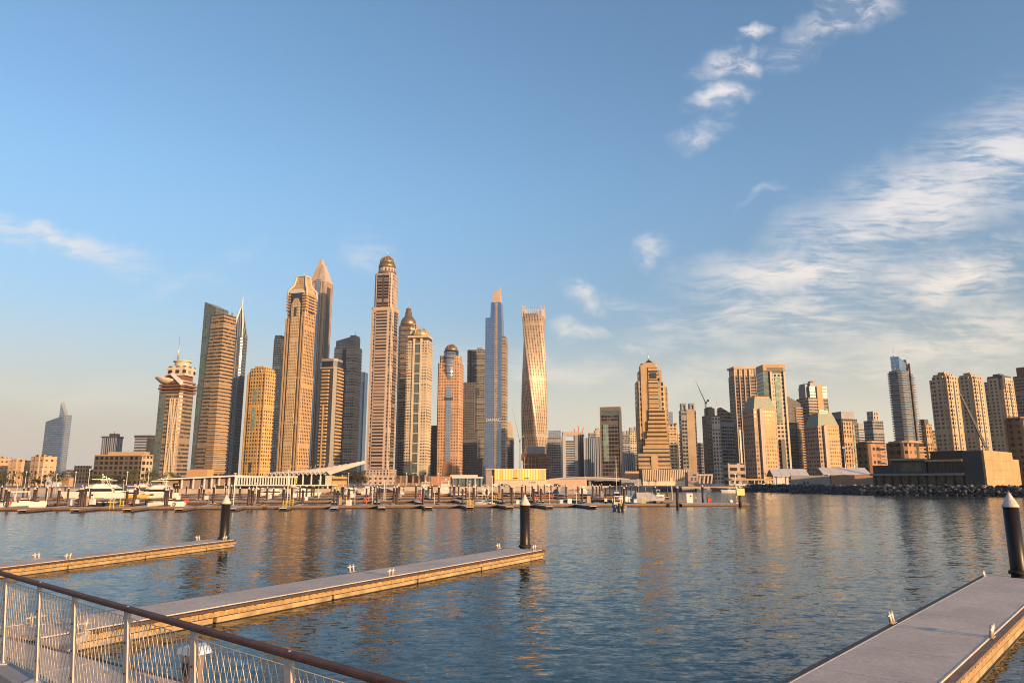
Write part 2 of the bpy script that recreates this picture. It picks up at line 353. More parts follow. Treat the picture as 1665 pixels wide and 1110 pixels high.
# ------------------------------------------------------------------ towers
class Tower:
    def __init__(s, name, label, xl, xr, D, yaw=0, ratio=.8, cat='tower', group=None, base=770, z0=LAND):
        c = AT((xl + xr) / 2, base, D); az = math.atan2(c.x, D); rel = az + R(yaw)
        W = (xr - xl) / F * D * math.cos(az)
        s.w = W / (abs(math.cos(rel)) + ratio * abs(math.sin(rel))); s.d = s.w * ratio
        s.D, s.px, s.z0 = D, (xl + xr) / 2, z0
        s.o = empty(name, (c.x, D, z0), R(yaw), label, cat, group); s.o.location.z = z0
    def z(s, py): return AT(s.px, py, s.D).z - s.z0 if py is not None else -1.0
    def poly(s, x0=-.5, x1=.5, y0=-.5, y1=.5, ch=0, kind='r', n=24):
        if kind == 'e': return ell((x0 + x1) / 2 * s.w, (y0 + y1) / 2 * s.d, (x1 - x0) / 2 * s.w, (y1 - y0) / 2 * s.d, n)
        if ch: return chrect(x0 * s.w, x1 * s.w, y0 * s.d, y1 * s.d, ch * s.w)
        return rect(x0 * s.w, x1 * s.w, y0 * s.d, y1 * s.d)
    def blk(s, name, m, ya, yb, x0=-.5, x1=.5, y0=-.5, y1=.5, ch=0, top=None, kind='r', capm=None, n=24, ztop=None, label=None, topo=(0, 0)):
        p = s.poly(x0, x1, y0, y1, ch, kind, n); tp = None
        if top is not None:
            cx, cy = (x0 + x1) / 2 * s.w, (y0 + y1) / 2 * s.d
            k = top if hasattr(top, '__len__') else (top, top)
            tp = [(cx + topo[0] * s.w + (q[0] - cx) * k[0], cy + topo[1] * s.d + (q[1] - cy) * k[1]) for q in p]
        z1 = s.z(yb) if ztop is None else [s.z(q) for q in ztop]
        b = MB(); b.prism(p, s.z(ya), z1, top=tp, m=0, capm=1, smooth=(kind == 'e'))
        o = b.build(name, [m, capm or m_roof], s.o)
        if label: o['label'] = label
        return o
    def ribs(s, name, m, ya, yb, n, x0=-.5, x1=.5, y0=-.5, y1=.5, out=.8, th=.35, ch=0, kind='r'):
        """n floor slabs between two levels, standing proud of the wall by `out` metres"""
        za, zb = s.z(ya), s.z(yb); st = (zb - za) / n; b = MB()
        for i in range(n):
            p = s.poly(x0, x1, y0, y1, ch, kind)
            cx = (x0 + x1) / 2 * s.w; cy = (y0 + y1) / 2 * s.d; hw = (x1 - x0) / 2 * s.w; hd = (y1 - y0) / 2 * s.d
            p = [(cx + (q[0] - cx) * (hw + out) / hw, cy + (q[1] - cy) * (hd + out) / hd) for q in p]
            z = za + st * (i + .5); b.prism(p, z - st * th / 2, z + st * th / 2, bottom=True, smooth=(kind == 'e'))
        return b.build(name, m, s.o)
    def strip(s, name, m, ya, yb, x0, x1, out=.4, side='f', thick=1.0):
        b = MB(); za, zb = s.z(ya), s.z(yb)
        if side == 'f': b.box(x0 * s.w, x1 * s.w, -s.d / 2 - out, -s.d / 2 + thick, za, zb)
        elif side == 'r': b.box(s.w / 2 - thick, s.w / 2 + out, x0 * s.d, x1 * s.d, za, zb)
        else: b.box(-s.w / 2 - out, -s.w / 2 + thick, x0 * s.d, x1 * s.d, za, zb)
        return b.build(name, m, s.o)
    def dome(s, name, m, ya, yb, rx, x=0, y=0, prof=None, n=24):
        za, zb = s.z(ya), s.z(yb); h = zb - za; r = rx * s.w
        prof = prof or [(math.cos(t * math.pi / 2 / 8), math.sin(t * math.pi / 2 / 8)) for t in range(9)]
        b = MB(); b.lathe([(max(1e-5, p[0] * r), za + p[1] * h) for p in prof], n, x * s.w, y * s.d); return b.build(name, m, s.o)
    def spire(s, ya, yb, r=.6, x=0, y=0, m=None, name='spire'):
        b = MB(); za, zb = s.z(ya), s.z(yb)
        b.tube([(x * s.w, y * s.d, za - 1), (x * s.w, y * s.d, za + (zb - za) * .45), (x * s.w, y * s.d, zb)], [r, r * .6, r * .2], 6)
        return b.build(name, m or m_steel, s.o)

m_roof = mat('roof_slab', (.30, .25, .21), .85, var=.25, scale=.1)
m_steel = mat('pale_steel', (.62, .60, .57), .35, .6, var=.08)
m_beige = mat('beige_stone', (.52, .38, .25), .75, var=.12, scale=.08)
m_pink = mat('rosy_stone', (.50, .40, .335), .75, var=.12, scale=.08)
m_tan = mat('tan_render', (.50, .33, .17), .75, var=.12, scale=.08)
m_cream = mat('cream_stone', (.64, .54, .40), .7, var=.1, scale=.08)
m_dark = mat('dark_cladding', (.06, .06, .065), .45, var=.2, scale=.1)
m_grey = mat('grey_cladding', (.26, .26, .27), .55, var=.15, scale=.1)
m_white = mat('white_paint', (.78, .76, .72), .5, var=.06, scale=.3)
m_glassd = mat('dark_glazing', (.05, .075, .10), .08, .55, var=.3, scale=.08, spec=.8)
m_navy = mat('navy_glazing', (.03, .05, .10), .12, .2, var=.2, scale=.1)
m_glassb = mat('blue_glazing', (.42, .52, .62), .06, .95, var=.10, scale=.06)
m_bronze = mat('bronze_dome', (.38, .24, .14), .35, .7, var=.15, scale=.3)
m_rust = mat('raw_brown_steel', (.20, .10, .06), .7, .2, var=.3, scale=.3)
m_red = mat('red_paint', (.55, .06, .03), .5)
m_yel = mat('yellow_paint', (.75, .50, .04), .5)
f_pink = fac('rosy_facade', (.55, .44, .37), glass=(.05, .04, .035), fl=5.6, bay=5.2, fw=.42, fh=.72)
f_pinkb = fac('rosy_bands', (.30, .21, .16), glass=(.035, .03, .03), fl=4.9, bay=60, fw=1, fh=.75, jit=.3)
f_tan = fac('tan_facade', (.52, .34, .18), glass=(.05, .035, .03), fl=5.0, bay=4.2, fw=.5, fh=.62)
f_gold = fac('honey_facade', (.62, .40, .15), glass=(.07, .045, .03), fl=4.8, bay=4.4, fw=.5, fh=.55)
f_cream = fac('cream_facade', (.60, .51, .38), glass=(.04, .035, .03), fl=5.0, bay=4.6, fw=.62, fh=.52)
f_oran = fac('apricot_facade', (.56, .34, .20), glass=(.08, .05, .04), fl=5.0, bay=4.4, fw=.5, fh=.48)
f_darkb = fac('dark_banded_facade', (.34, .27, .21), glass=(.035, .04, .05), fl=4.4, bay=4.0, fw=.9, fh=.66)
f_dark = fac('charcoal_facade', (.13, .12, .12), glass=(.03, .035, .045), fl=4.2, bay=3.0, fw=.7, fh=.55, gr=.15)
f_grey = fac('grey_facade', (.30, .29, .28), glass=(.04, .05, .06), fl=4.4, bay=3.4, fw=.8, fh=.6)
f_greyv = fac('grey_striped_facade', (.30, .32, .36), glass=(.05, .07, .10), fl=90, bay=3.6, fw=.55, fh=1, gm=.4)
f_blue = fac('blue_glass_facade', (.20, .26, .34), glass=(.22, .30, .43), fl=4.2, bay=3.6, fw=.95, fh=.93, gm=.95, gr=.07, jit=.1, bump=.15)
f_bluep = fac('pale_blue_glass_facade', (.32, .35, .40), glass=(.30, .36, .44), fl=4.2, bay=3.6, fw=.92, fh=.8, gm=.85, gr=.18, jit=.1, bump=.15)
f_teal = fac('green_glass_facade', (.15, .16, .14), glass=(.14, .18, .155), fl=4.6, bay=3.4, fw=.9, fh=.8, gm=.7, gr=.1, jit=.25, bump=.2)
f_tealp = fac('pale_green_glass', (.30, .34, .28), glass=(.26, .36, .28), fl=4.6, bay=3.4, fw=.9, fh=.7, gm=.5, gr=.15, jit=.25, bump=.2)
f_brownr = fac('brown_ribbed_facade', (.31, .235, .165), glass=(.07, .06, .055), fl=4.4, bay=3.0, fw=.94, fh=.55, gr=.2)
f_panel = fac('perforated_metal_panels', (.52, .41, .30), glass=(.16, .11, .07), fl=6.0, bay=5.0, fw=.45, fh=.78, wr=.46, wm=.18, gr=.4, jit=.3, bump=.3)
f_latt = fac('patterned_screen', (.60, .42, .24), glass=(.16, .10, .06), fl=3.4, bay=3.2, fw=.5, fh=.5, jit=.5)
f_jbr = fac('sand_facade', (.56, .43, .28), glass=(.06, .045, .04), fl=4.4, bay=4.8, fw=.46, fh=.52)
f_brownl = fac('brown_hotel_bands', (.36, .20, .11), glass=(.05, .04, .035), fl=4.2, bay=30, fw=1, fh=.5, jit=.2)
f_portal = fac('silver_glass_rows', (.45, .45, .46), glass=(.10, .13, .17), fl=4.4, bay=40, fw=1, fh=.6, gm=.5)
f_slate = fac('slate_glass_facade', (.16, .18, .20), glass=(.10, .14, .19), fl=4.4, bay=3.6, fw=.9, fh=.7, gm=.5, gr=.15, jit=.2)
f_char = fac('charcoal_banded_facade', (.16, .13, .12), glass=(.025, .025, .03), fl=4.6, bay=4.0, fw=.9, fh=.66)
f_slateb = fac('pale_slate_facade', (.66, .56, .46), glass=(.08, .08, .08), fl=4.4, bay=3.4, fw=.8, fh=.6)
f_apt = fac('peach_apartment_front', (.60, .42, .27), glass=(.10, .06, .04), fl=3.6, bay=4.0, fw=.42, fh=.48)

def low(name, label, xl, xr, ya, yb, D, m, yaw=0, ratio=.6, cat='building', part='wall', group=None, capm=None):
    t = Tower(name, label, xl, xr, D, yaw, ratio, cat, group, base=ya); t.blk(part, m, None, yb, capm=capm); return t

# --- far left: curved blue glass tower with a sail tip
t = Tower('sail_tower', 'hazy blue glass tower with slanted roof and triangular sail tip', 62, 106, 1400, -8, .5)
t.blk('shaft', f_bluep, None, None, -.42, .5, ztop=(686, 676, 674, 684), ch=0)
t.blk('side_slab', f_grey, None, 700, -.5, -.421, -.3, .4)
b = MB(); x0, x1 = .16 * t.w, .49 * t.w
b.prism([(x0, -.3 * t.d), (x1, -.3 * t.d), (x1, .1 * t.d), (x0, .1 * t.d)], t.z(679), [t.z(655), t.z(677), t.z(677), t.z(652)]); b.build('sail_tip', f_bluep, t.o)
# --- beige waterfront apartment blocks
for xl, xr, yt, D, yaw, lab in ((-30, 14, 744, 520, -5, 'honey coloured apartment block with balconies cut off by the picture edge'),
                                (10, 46, 748, 500, -12, 'honey coloured apartment block between two taller neighbours'),
                                (46, 88, 742, 490, -20, 'honey coloured apartment block beside the blue sail tower')):
    t = Tower('apartment_block', lab, xl, xr, D, yaw, .8, 'apartment block', 'beige apartment blocks on the waterfront', base=785)
    t.blk('wall', f_apt, None, yt)
    t.blk('roof_parapet', m_tan, yt + 1.0, yt - 1.5, -.36, .2, -.36, .36)
    t.blk('bay_tower', f_apt, None, yt - 2.5, -.12, .2, -.57, .1)
    for k in range(5): t.blk('balcony', m_cream, 783 - k * (777 - yt) / 5, 782 - k * (777 - yt) / 5, -.44, -.18, -.55, -.2)
# --- small dark tower, dark block, long hotel
t = Tower('office_tower', 'small dark grey tower with a flat overhanging roof and antenna', 160, 194, 1300, -5, .8)
t.blk('shaft', f_greyv, None, 712); t.blk('roof_slab', m_dark, 712, 709.5, -.54, .54, -.54, .54); t.blk('plant_room', m_dark, 709.5, 705, -.1, .35, -.3, .3); t.spire(705, 690, .7, .1)
t = Tower('office_block', 'blue grey block with white window bands behind the long hotel', 214, 254, 1150, -8, .8)
t.blk('shaft', f_portal, None, 712); t.blk('roof_slab', m_dark, 712, 708, -.53, .53, -.53, .53); t.blk('side_panel', m_dark, None, 712.5, .28, .508, -.52, .45)
t = Tower('hotel', 'long low hotel with shade-toned gridded front and orange penthouse roof', 152, 246, 600, -6, .25, 'hotel')
t.blk('wall', fac('dark_grid_front', (.12, .095, .08), glass=(.02, .02, .02), fl=3.9, bay=4.3, fw=.62, fh=.6), None, 741)  # front wall colour darkened to stand in for shade on this side
t.blk('parapet', m_tan, 741, 739, -.505, .505, -.52, .52); t.blk('penthouse', m_tan, 739, 734.5, -.28, .44, -.3, .4)
t.blk('side_wall', f_cream, None, 741.5, .44, .505, -.53, .49)
# --- hazy low buildings
low('office_building', 'hazy stepped office building beside the long hotel', 118, 146, 785, 757, 1000, f_tan, -5)
low('office_building', 'pale grey low building behind the stepped office building', 104, 152, 785, 763, 1200, f_grey, -5)
low('villa', 'low white building with rounded terrace in front of the apartment blocks', 74, 100, 792, 774, 380, m_white, -15, .5)
low('villa', 'low sand coloured rounded pavilion by the trees', 98, 118, 792, 777, 385, m_tan, -15, .5)

# --- unfinished tower with tilted disc
t = Tower('disc_tower', 'unfinished brown tower crowned by a tilted disc and mast', 248, 306, 800, -12, .85)
t.blk('shaft', f_brownr, None, 640, ch=.1)
t.blk('glass_bay', f_teal, None, 641, -.508, -.20, -.508, .3)
t.blk('scaffold_bay', f_latt, None, 648, .02, .44, -.515, .2)
b = MB()
for k in (-1, 1):
    b.bar((.23 * t.w - k * .17 * t.w, -.53 * t.d, t.z(768)), (.23 * t.w + k * .17 * t.w, -.53 * t.d, t.z(655)), 1.2, .8)
for k in (.04, .23, .42): b.bar((k * t.w, -.535 * t.d, 0), (k * t.w, -.535 * t.d, t.z(650)), .9, .8)
b.build('bracing', m_cream, t.o)
for i, (ya, yb, k) in enumerate(((640, 637, .56), (635, 632, .60), (630, 627, .58), (625, 622, .55))): t.blk('open_floor', m_rust, ya, yb, -k, k, -k, k, ch=.1)
t.blk('core', m_rust, 641, 612, -.4, .4, -.4, .4)
t.blk('upper_block', fac('white_gridded_top', (.66, .54, .42), fl=7, bay=9, fw=.55, fh=.55), 612, 597, -.34, .50, -.4, .4)
t.blk('roof_drum', m_cream, 597, 589, -.2, .42, -.3, .3, kind='e'); t.blk('roof_rim', m_cream, 589, 587, -.26, .48, -.36, .36, kind='e')
b = MB(); r = .42 * t.w; b.lathe([(.05 * r, -.42 * r), (.55 * r, -.34 * r), (r, -.02 * r), (r, .04 * r), (.6 * r, .06 * r), (.05, .06 * r)], 28)
o = b.build('disc', m_cream, t.o); o.location = (-.30 * t.w, -.42 * t.d, t.z(619)); o.rotation_euler = (R(-8), R(4), 0)
b = MB(); b.prism([(0, -.62 * t.d), (.5 * t.w, -.62 * t.d), (.5 * t.w, .3 * t.d), (0, .3 * t.d)], [t.z(612), t.z(629), t.z(629), t.z(612)], [t.z(609), t.z(622), t.z(622), t.z(609)], bottom=True); b.build('slanted_canopy', m_white, t.o)
t.spire(588, 546, 1.0, -.12)
low('villa', 'orange rendered low building with a rounded corner at the foot of the brown ribbed tower', 304, 346, 780, 763, 460, mat('orange_render', (.58, .33, .14), .8), -10, .5)

# --- leaning pair: green glass slab and brown ribbed slab, blue pointed tower
t = Tower('glass_tower', 'green glass tower with a slanted top fused to brown ribbed slab', 307, 366, 900, -21, .62)
t.blk('glass_slab', f_teal, None, None, -.44, .10, -.46, .5, ztop=(492, 503, 503, 492))
t.blk('ribbed_slab', f_brownr, None, 514, .10, .5, -.5, .44)
b = MB(); b.prism([(-.28 * t.w, -.505 * t.d), (.101 * t.w, -.505 * t.d), (.101 * t.w, .4 * t.d), (-.28 * t.w, .4 * t.d)], -1, t.z(516), top=[(-.05 * t.w, -.505 * t.d), (.101 * t.w, -.505 * t.d), (.101 * t.w, .4 * t.d), (-.05 * t.w, .4 * t.d)], capm=1)
b.build('ribbed_front', [f_brownr, m_roof], t.o)
t.ribs('balcony_trim', m_tan, 769, 516, 44, .2, .5, -.5, .44, .7, .3)
t.blk('lower_slab', f_greyv, None, 625, -.56, -.441, -.3, .4)
t.blk('fin', m_steel, None, 507, .26, .34, .441, .52)
t = Tower('pointed_tower', 'slim blue grey tower with curved pointed crown and white spire', 360, 388, 1000, -14, .9)
t.blk('shaft', f_slate, None, 548, ch=.12)
for x in (-.40, -.02, .32): t.strip('pilaster', m_grey, None, 556, x, x + .08, .8)
for y in (760, 712, 655, 600): t.strip('cross_band', m_grey, y, y - 3, -.42, .42, 1.0)
t.blk('crown', f_greyv, 548, 500, ch=.12, top=(.12, .12))
for k in (-1, 1):
    b = MB(); b.tube([(k * .5 * t.w, -.5 * t.d, t.z(550)), (k * .40 * t.w, -.36 * t.d, t.z(528)), (k * .22 * t.w, -.2 * t.d, t.z(512)), (k * .04 * t.w, -.05 * t.d, t.z(498))], 1.1, 6); b.build('crown_arch', m_white, t.o)
t.spire(500, 480, 1.3, m=m_white)

# --- honey coloured hotel block
t = Tower('hotel_tower', 'broad honey yellow tower with green glass slits and stepped top', 392, 440, 960, -20, .7)
t.blk('shaft', f_gold, None, 606, ch=.06); t.blk('crown', f_gold, 606, 600, -.42, .40, -.42, .42); t.blk('roof_step', m_tan, 600, 596.5, -.25, .2, -.3, .3)
t.blk('front_bay', f_gold, None, 603, -.30, .22, -.56, .1)
for ya, yb in ((700, 664), (655, 634)): t.blk('glass_slit', f_tealp, ya, yb, -.10, .08, -.575, -.4)
t.blk('gate_recess', m_dark, 768, 752, -.08, .05, -.572, -.4)
for x in (-.5, -.33, .25, .42): t.strip('pilaster', m_tan, None, 609, x, x + .05, .7)
# --- dark twin-topped tower behind
t = Tower('slab_tower', 'dark grey green tower with a notched top behind golden arched tower', 432, 466, 1380, -10, .7)
t.blk('shaft', f_slateb, None, 552); t.blk('core', f_grey, None, 541, .05, .5, -.2, .52); t.blk('glass_strip', f_teal, None, 585, .08, .35, -.515, .2); t.blk('roof_box', m_grey, 552, 546, -.5, -.1, -.4, .4)

# --- golden arched tower
t = Tower('arched_tower', 'tall golden tower with blue arched window under a flared crown', 449, 502, 1040, -17, .85)
t.blk('shaft', f_tan, None, 610, ch=.05)
t.blk('upper_shaft', f_tan, 610, 505, -.47, .47, -.47, .47, ch=.05)
t.blk('front_bay', fac('golden_dotted_bay', (.62, .46, .26), glass=(.13, .08, .05), fl=4.4, bay=2.9, fw=.46, fh=.42), None, 497, -.2, .2, -.55, .2)
t.blk('bay_cap', m_tan, 497, 489, -.19, .19, -.55, .2, top=(.45, 1)); t.blk('bay_window', m_dark, 518, 503, -.06, .06, -.56, -.2)
for x in (-.47, -.355, .285, .40): t.strip('pilaster', m_tan, None, 520, x, x + .06, .9)
for x in (-.275, .205): t.strip('window_slot', m_dark, 768, 505, x, x + .06, .35)
for x in (-.40, .35): t.strip('window_slot', m_dark, 768, 530, x, x + .04, .3)
for y in (760, 690, 618): t.blk('cornice', m_tan, y, y - 3.5, -.515, .515, -.515, .515, ch=.05)
t.blk('upper_core', m_tan, 505, 482, -.44, .44, -.42, .44)
t.blk('arched_window', m_navy, 514, 480, -.29, .29, -.50, .3)
for k in (-1, 1): t.ribs('balcony_trim', m_tan, 509, 481, 6, k * .385 - .085, k * .385 + .085, -.5, .46, .6, .5)
t.blk('side_window', m_navy, 512, 482, .36, .485, -.22, .22)
t.blk('window_arch', m_cream, 480.5, 477, -.33, .33, -.53, .3); t.blk('window_arch', m_cream, 477, 473.5, -.32, .32, -.525, .3, top=(.55, .9))
t.blk('crown', f_latt, 481, 466, -.45, .45, -.45, .45, top=(.62, .62)); t.blk('crown_neck', f_latt, 466, 452, -.279, .279, -.279, .279, top=(.78, .78))
for k in (-1, 1):
    for q in (-1, 1):
        b = MB(); b.tube([(k * .47 * t.w, q * .47 * t.d, t.z(486)), (k * .44 * t.w, q * .44 * t.d, t.z(474)), (k * .28 * t.w, q * .28 * t.d, t.z(466)), (k * .20 * t.w, q * .20 * t.d, t.z(450))], 1.5, 6); b.build('crown_rib', m_cream, t.o)
t.blk('crown_cap', m_cream, 452, 450, -.25, .25, -.25, .25); t.spire(450, 438, .8)
# --- faceted pointed tower behind it
t = Tower('faceted_tower', 'very tall tower with faceted pointed crown behind golden arched tower', 484, 528, 1280, -14, .9)
t.blk('shaft', fac('rosy_slit_facade', (.42, .31, .24), glass=(.10, .08, .08), fl=4.4, bay=3.4, fw=.5, fh=.6), None, 462, ch=.1)
t.strip('glass_strip', f_bluep, None, 458, -.06, .2, .5); t.strip('side_glass', m_dark, None, 470, -.3, .1, .4, 'r')
for x in (-.44, -.2, .24, .4): t.strip('pilaster', m_beige, None, 464, x, x + .06, .8)
t.blk('crown', m_beige, 462, 422, -.46, .2, -.4, .4, top=(.12, .3), topo=(.12, 0)); t.blk('crown_fin', m_pink, 462, 431, .02, .48, -.46, .44, top=(.12, .4), topo=(-.12, 0))
# --- dark banded tower in front
t = Tower('banded_tower', 'dark tower with stacked curved tan balconies and flat ring top', 509, 551, 1100, -12, .9)
t.blk('shaft', m_dark, None, 600, ch=.14); t.ribs('balcony_trim', m_tan, 770, 602, 30, -.34, .18, -.5, 0, 1.4, .45, ch=.1)
t.ribs('side_balcony_trim', m_tan, 770, 602, 30, .36, .5, -.3, .44, 1.2, .5)
t.strip('pilaster', m_tan, None, 660, -.12, -.07, 2.2)
t.blk('roof_ring', m_glassd, 600, 589, -.48, .48, -.48, .48, ch=.16); t.blk('roof_rim', m_tan, 601, 599, -.54, .54, -.54, .54, ch=.16); t.blk('top_rim', m_grey, 589, 585, -.50, .50, -.5, .5, ch=.16)
# --- dark grey tower behind
t = Tower('slate_tower', 'dark slate tower with curved raised parapet beside domed tower', 534, 581, 1200, -12, .8)
t.blk('shaft', f_slateb, None, 566, ch=.05); t.ribs('balcony_trim', mat('pale_grey_slab', (.50, .46, .42), .7), 770, 568, 36, -.5, .5, -.5, .5, .8, .3, ch=.05)
t.blk('parapet', m_grey, 566, None, -.44, .40, -.44, .44, ztop=(556, 549, 549, 556)); t.blk('plant_room', m_grey, 566, 547, .18, .42, -.3, .3); t.spire(547, 538, .6, .3)
t.blk('glass_strip', m_dark, None, 570, -.08, .1, -.53, .1)
t = Tower('glass_tower', 'narrow blue glass tower glimpsed beside domed tower', 574, 592, 1420, -10, 1.0)
t.blk('shaft', f_blue, None, 606); t.blk('parapet', m_steel, 606, 604, -.5, .1, -.5, .5)

# --- domed tower
t = Tower('domed_tower', 'tallest rosy stone tower with round ribbed dome and needle', 595, 641, 1130, -10, .95)
t.blk('shaft', f_pink, None, 505, ch=.07); t.blk('upper_shaft', f_pink, 505, 448, -.45, .45, -.45, .45, ch=.1)
t.blk('front_bay', f_pinkb, None, 508, -.26, .26, -.53, .1); t.ribs('balcony_trim', m_pink, 768, 510, 50, -.255, .255, -.53, .1, .7, .40)
for k in (-1, 1): t.blk('upper_bay', f_pinkb, 503, 450, k * .16 - .11, k * .16 + .11, -.48, .1)
t.strip('dark_slot', m_dark, 503, 450, -.04, .04, -.9, thick=2)
t.blk('side_bay', f_pinkb, None, 508, 0, .525, -.22, .22)
for x in (-.5, -.32, .26, .44): t.strip('pilaster', m_pink, None, 507, x, x + .05, .7)
for y in (700, 605, 545): t.blk('cornice', m_pink, y, y - 2, -.51, .51, -.51, .51, ch=.07)
t.blk('setback_cornice', m_beige, 508, 503, -.52, .52, -.52, .52, ch=.07)
t.blk('drum', f_pink, 448, 436, -.40, .40, -.40, .40, kind='e'); t.blk('drum_rim', m_bronze, 447, 444, -.44, .44, -.44, .44, kind='e')
t.dome('lower_dome', m_bronze, 437, 429, .40, prof=[(1, 0), (1.02, .4), (.95, .8), (.86, 1)])
t.dome('dome', m_bronze, 429, 417, .345)
b = MB()
for k in range(12):
    a = k * math.pi / 6; b.tube([(math.cos(a) * math.cos(q) * .35 * t.w, math.sin(a) * math.cos(q) * .35 * t.w, t.z(429) + math.sin(q) * (t.z(416.6) - t.z(429))) for q in (0, .4, .8, 1.2, 1.5)], .45, 4)
b.build('dome_rib', m_beige, t.o)
t.spire(417, 402, 1.1)
t.blk('podium', f_pink, None, 764, -.58, .6, -.6, .5); t.blk('podium_cornice', m_pink, 764.5, 763, -.59, .61, -.61, .51)
low('podium_building', 'broad rosy stone podium with arched shopfronts below the domed tower', 590, 645, 790, 772, 600, fac('rosy_podium_front', (.54, .40, .31), fl=3.4, bay=4.2, fw=.5, fh=.4), -5, .4)
# --- tower with bulb crown behind
t = Tower('bulb_tower', 'slim dark tower with stepped bronze bulb crown and mast', 640, 674, 1350, -10, .9)
t.blk('shaft', f_darkb, None, 531, ch=.2); t.ribs('balcony_trim', m_bronze, 640, 534, 17, -.5, .5, -.5, .5, .6, .4, ch=.2)
t.dome('bulb_crown', m_bronze, 531, 501, .46, prof=[(.96, 0), (1.08, .12), (.98, .30), (.72, .46), (.46, .56), (.44, .78), (.36, .82), (.34, .97), (.02, 1)], n=16)
t.blk('side_shaft', f_pink, None, 528, .3, .62, -.3, .3); t.spire(502, 484, .8)
# --- cream tower with faceted dome roof
t = Tower('cream_tower', 'cream tower with green glass centre strip and faceted golden roof', 657, 699, 1180, -9, .8)
t.blk('shaft', f_cream, None, 556, ch=.05); t.ribs('balcony_trim', m_cream, 770, 560, 46, -.49, -.28, -.5, .3, 1.0, .42); t.ribs('east_balcony_trim', m_cream, 770, 560, 46, .26, .5, -.5, .42, 1.0, .42)
t.blk('glass_strip', f_teal, None, 556.5, -.12, .12, -.53, .1)
for x in (-.22, .13): t.strip('pilaster', m_cream, None, 553, x, x + .09, 2.0)
for y in range(770, 560, -16): t.strip('cross_band', m_cream, y, y - 1.6, -.13, .13, 1.7)
t.blk('attic', m_dark, 556, 551, -.46, .46, -.46, .46); t.blk('cornice', m_cream, 551, 548, -.5, .5, -.5, .5)
t.dome('faceted_roof', mat('gold_roof', (.62, .46, .22), .4, .4, var=.1), 548, 536.5, .46, prof=[(1, 0), (.94, .45), (.74, .82), (.45, .97), (.02, 1)], n=10)
b = MB()
for k in range(10):
    a = 2 * math.pi * k / 10; pr = [(1, 0), (.94, .4), (.72, .8), (.4, .97)]
    b.tube([(math.cos(a) * p[0] * .47 * t.w, math.sin(a) * p[0] * .47 * t.w, t.z(548) + p[1] * (t.z(534.5) - t.z(548))) for p in pr], .6, 4)
b.build('roof_rib', m_cream, t.o)
low('arcade_building', 'long low brown arcade with pale columns at the foot of cream tower', 642, 700, 792, 773, 520, fac('arcade_front', (.36, .24, .17), glass=(.05, .04, .04), fl=9, bay=4.4, fw=.72, fh=.6), -5, .25)
low('slab_tower', 'dark narrow slab seen between cream tower and apricot tower', 692, 714, 770, 692, 1450, f_dark, -8, .7, 'tower', 'shaft')
# --- apricot tower with dome
t = Tower('apricot_tower', 'apricot tower with curved silver bay, small dome and arched portal', 709, 752, 1220, -7, .8)
t.blk('shaft', f_oran, None, 592, ch=.05); t.blk('shoulder', f_oran, 592, 580, -.44, .44, -.44, .44, ch=.08)
t.blk('silver_bay', f_bluep, 608, 575, -.26, .26, -.62, .1, kind='e'); t.dome('bay_funnel', f_bluep, 634, 608, .26, y=-.26, prof=[(.45, 0), (.62, .3), (.9, .8), (1.0, 1)])
for y in (604, 597, 590, 583): t.blk('bay_ring', m_grey, y, y - 1.5, -.29, .29, -.66, .1, kind='e')
t.blk('centre_strip', f_bluep, 750, 630, -.12, .12, -.52, .1); t.blk('dark_band', m_dark, 652, 648, -.19, .19, -.54, .1)
t.blk('drum', m_glassd, 582, 571, -.33, .33, -.36, .36, kind='e'); t.dome('dome', m_bronze, 571, 560, .30)
b = MB()
for k in range(10):
    a = k * math.pi / 5; b.tube([(math.cos(a) * math.cos(q) * .305 * t.w, math.sin(a) * math.cos(q) * .305 * t.w, t.z(571) + math.sin(q) * (t.z(559.6) - t.z(571))) for q in (0, .5, 1., 1.5)], .4, 4)
b.build('dome_rib', m_beige, t.o)
b = MB(); pts = [(-.2, 0), (.2, 0), (.2, .62)] + [(.2 * math.cos(a), .62 + .38 * math.sin(a)) for a in (.4, .8, 1.2, 1.57, 1.94, 2.34, 2.74)] + [(-.2, .62)]
h = t.z(747); fr = [(p[0] * t.w, -.5 * t.d - .6, p[1] * h) for p in pts]; bk = [(p[0], -.5 * t.d + 3, p[2]) for p in fr]; b.face(fr)
for i in range(len(fr)): j = (i + 1) % len(fr); b.face([fr[j], fr[i], bk[i], bk[j]])
b.build('portal', mat('portal_recess', (.30, .16, .09), .8), t.o)
low('shop_building', 'low orange brick shop at the foot of apricot tower', 698, 732, 792, 774, 560, mat('orange_brick', (.50, .25, .14), .85), -6, .4)
# --- grey slab tower and stepped dark building
t = Tower('grey_tower', 'plain grey gridded tower between apricot tower and blue pointed tower', 758, 790, 1380, -6, .6)
t.blk('shaft', f_grey, None, 570); t.blk('plant_room', m_grey, 570, 566, .02, .3, -.3, .3); t.strip('dark_strip', m_dark, None, 571, -.38, -.26, .4); t.ribs('balcony_trim', m_grey, 770, 574, 34, -.1, .45, -.5, 0, .9, .3)
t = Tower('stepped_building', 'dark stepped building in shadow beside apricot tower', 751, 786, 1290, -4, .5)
t.blk('lower_wall', f_dark, None, 745); t.blk('upper_wall', f_dark, 745, 622, -.5, .08, -.4, .4); t.blk('roof_box', m_dark, 640, 632, .081, .3, -.3, .3); t.blk('mid_wall', f_dark, 745, 700, .081, .24, -.4, .4)

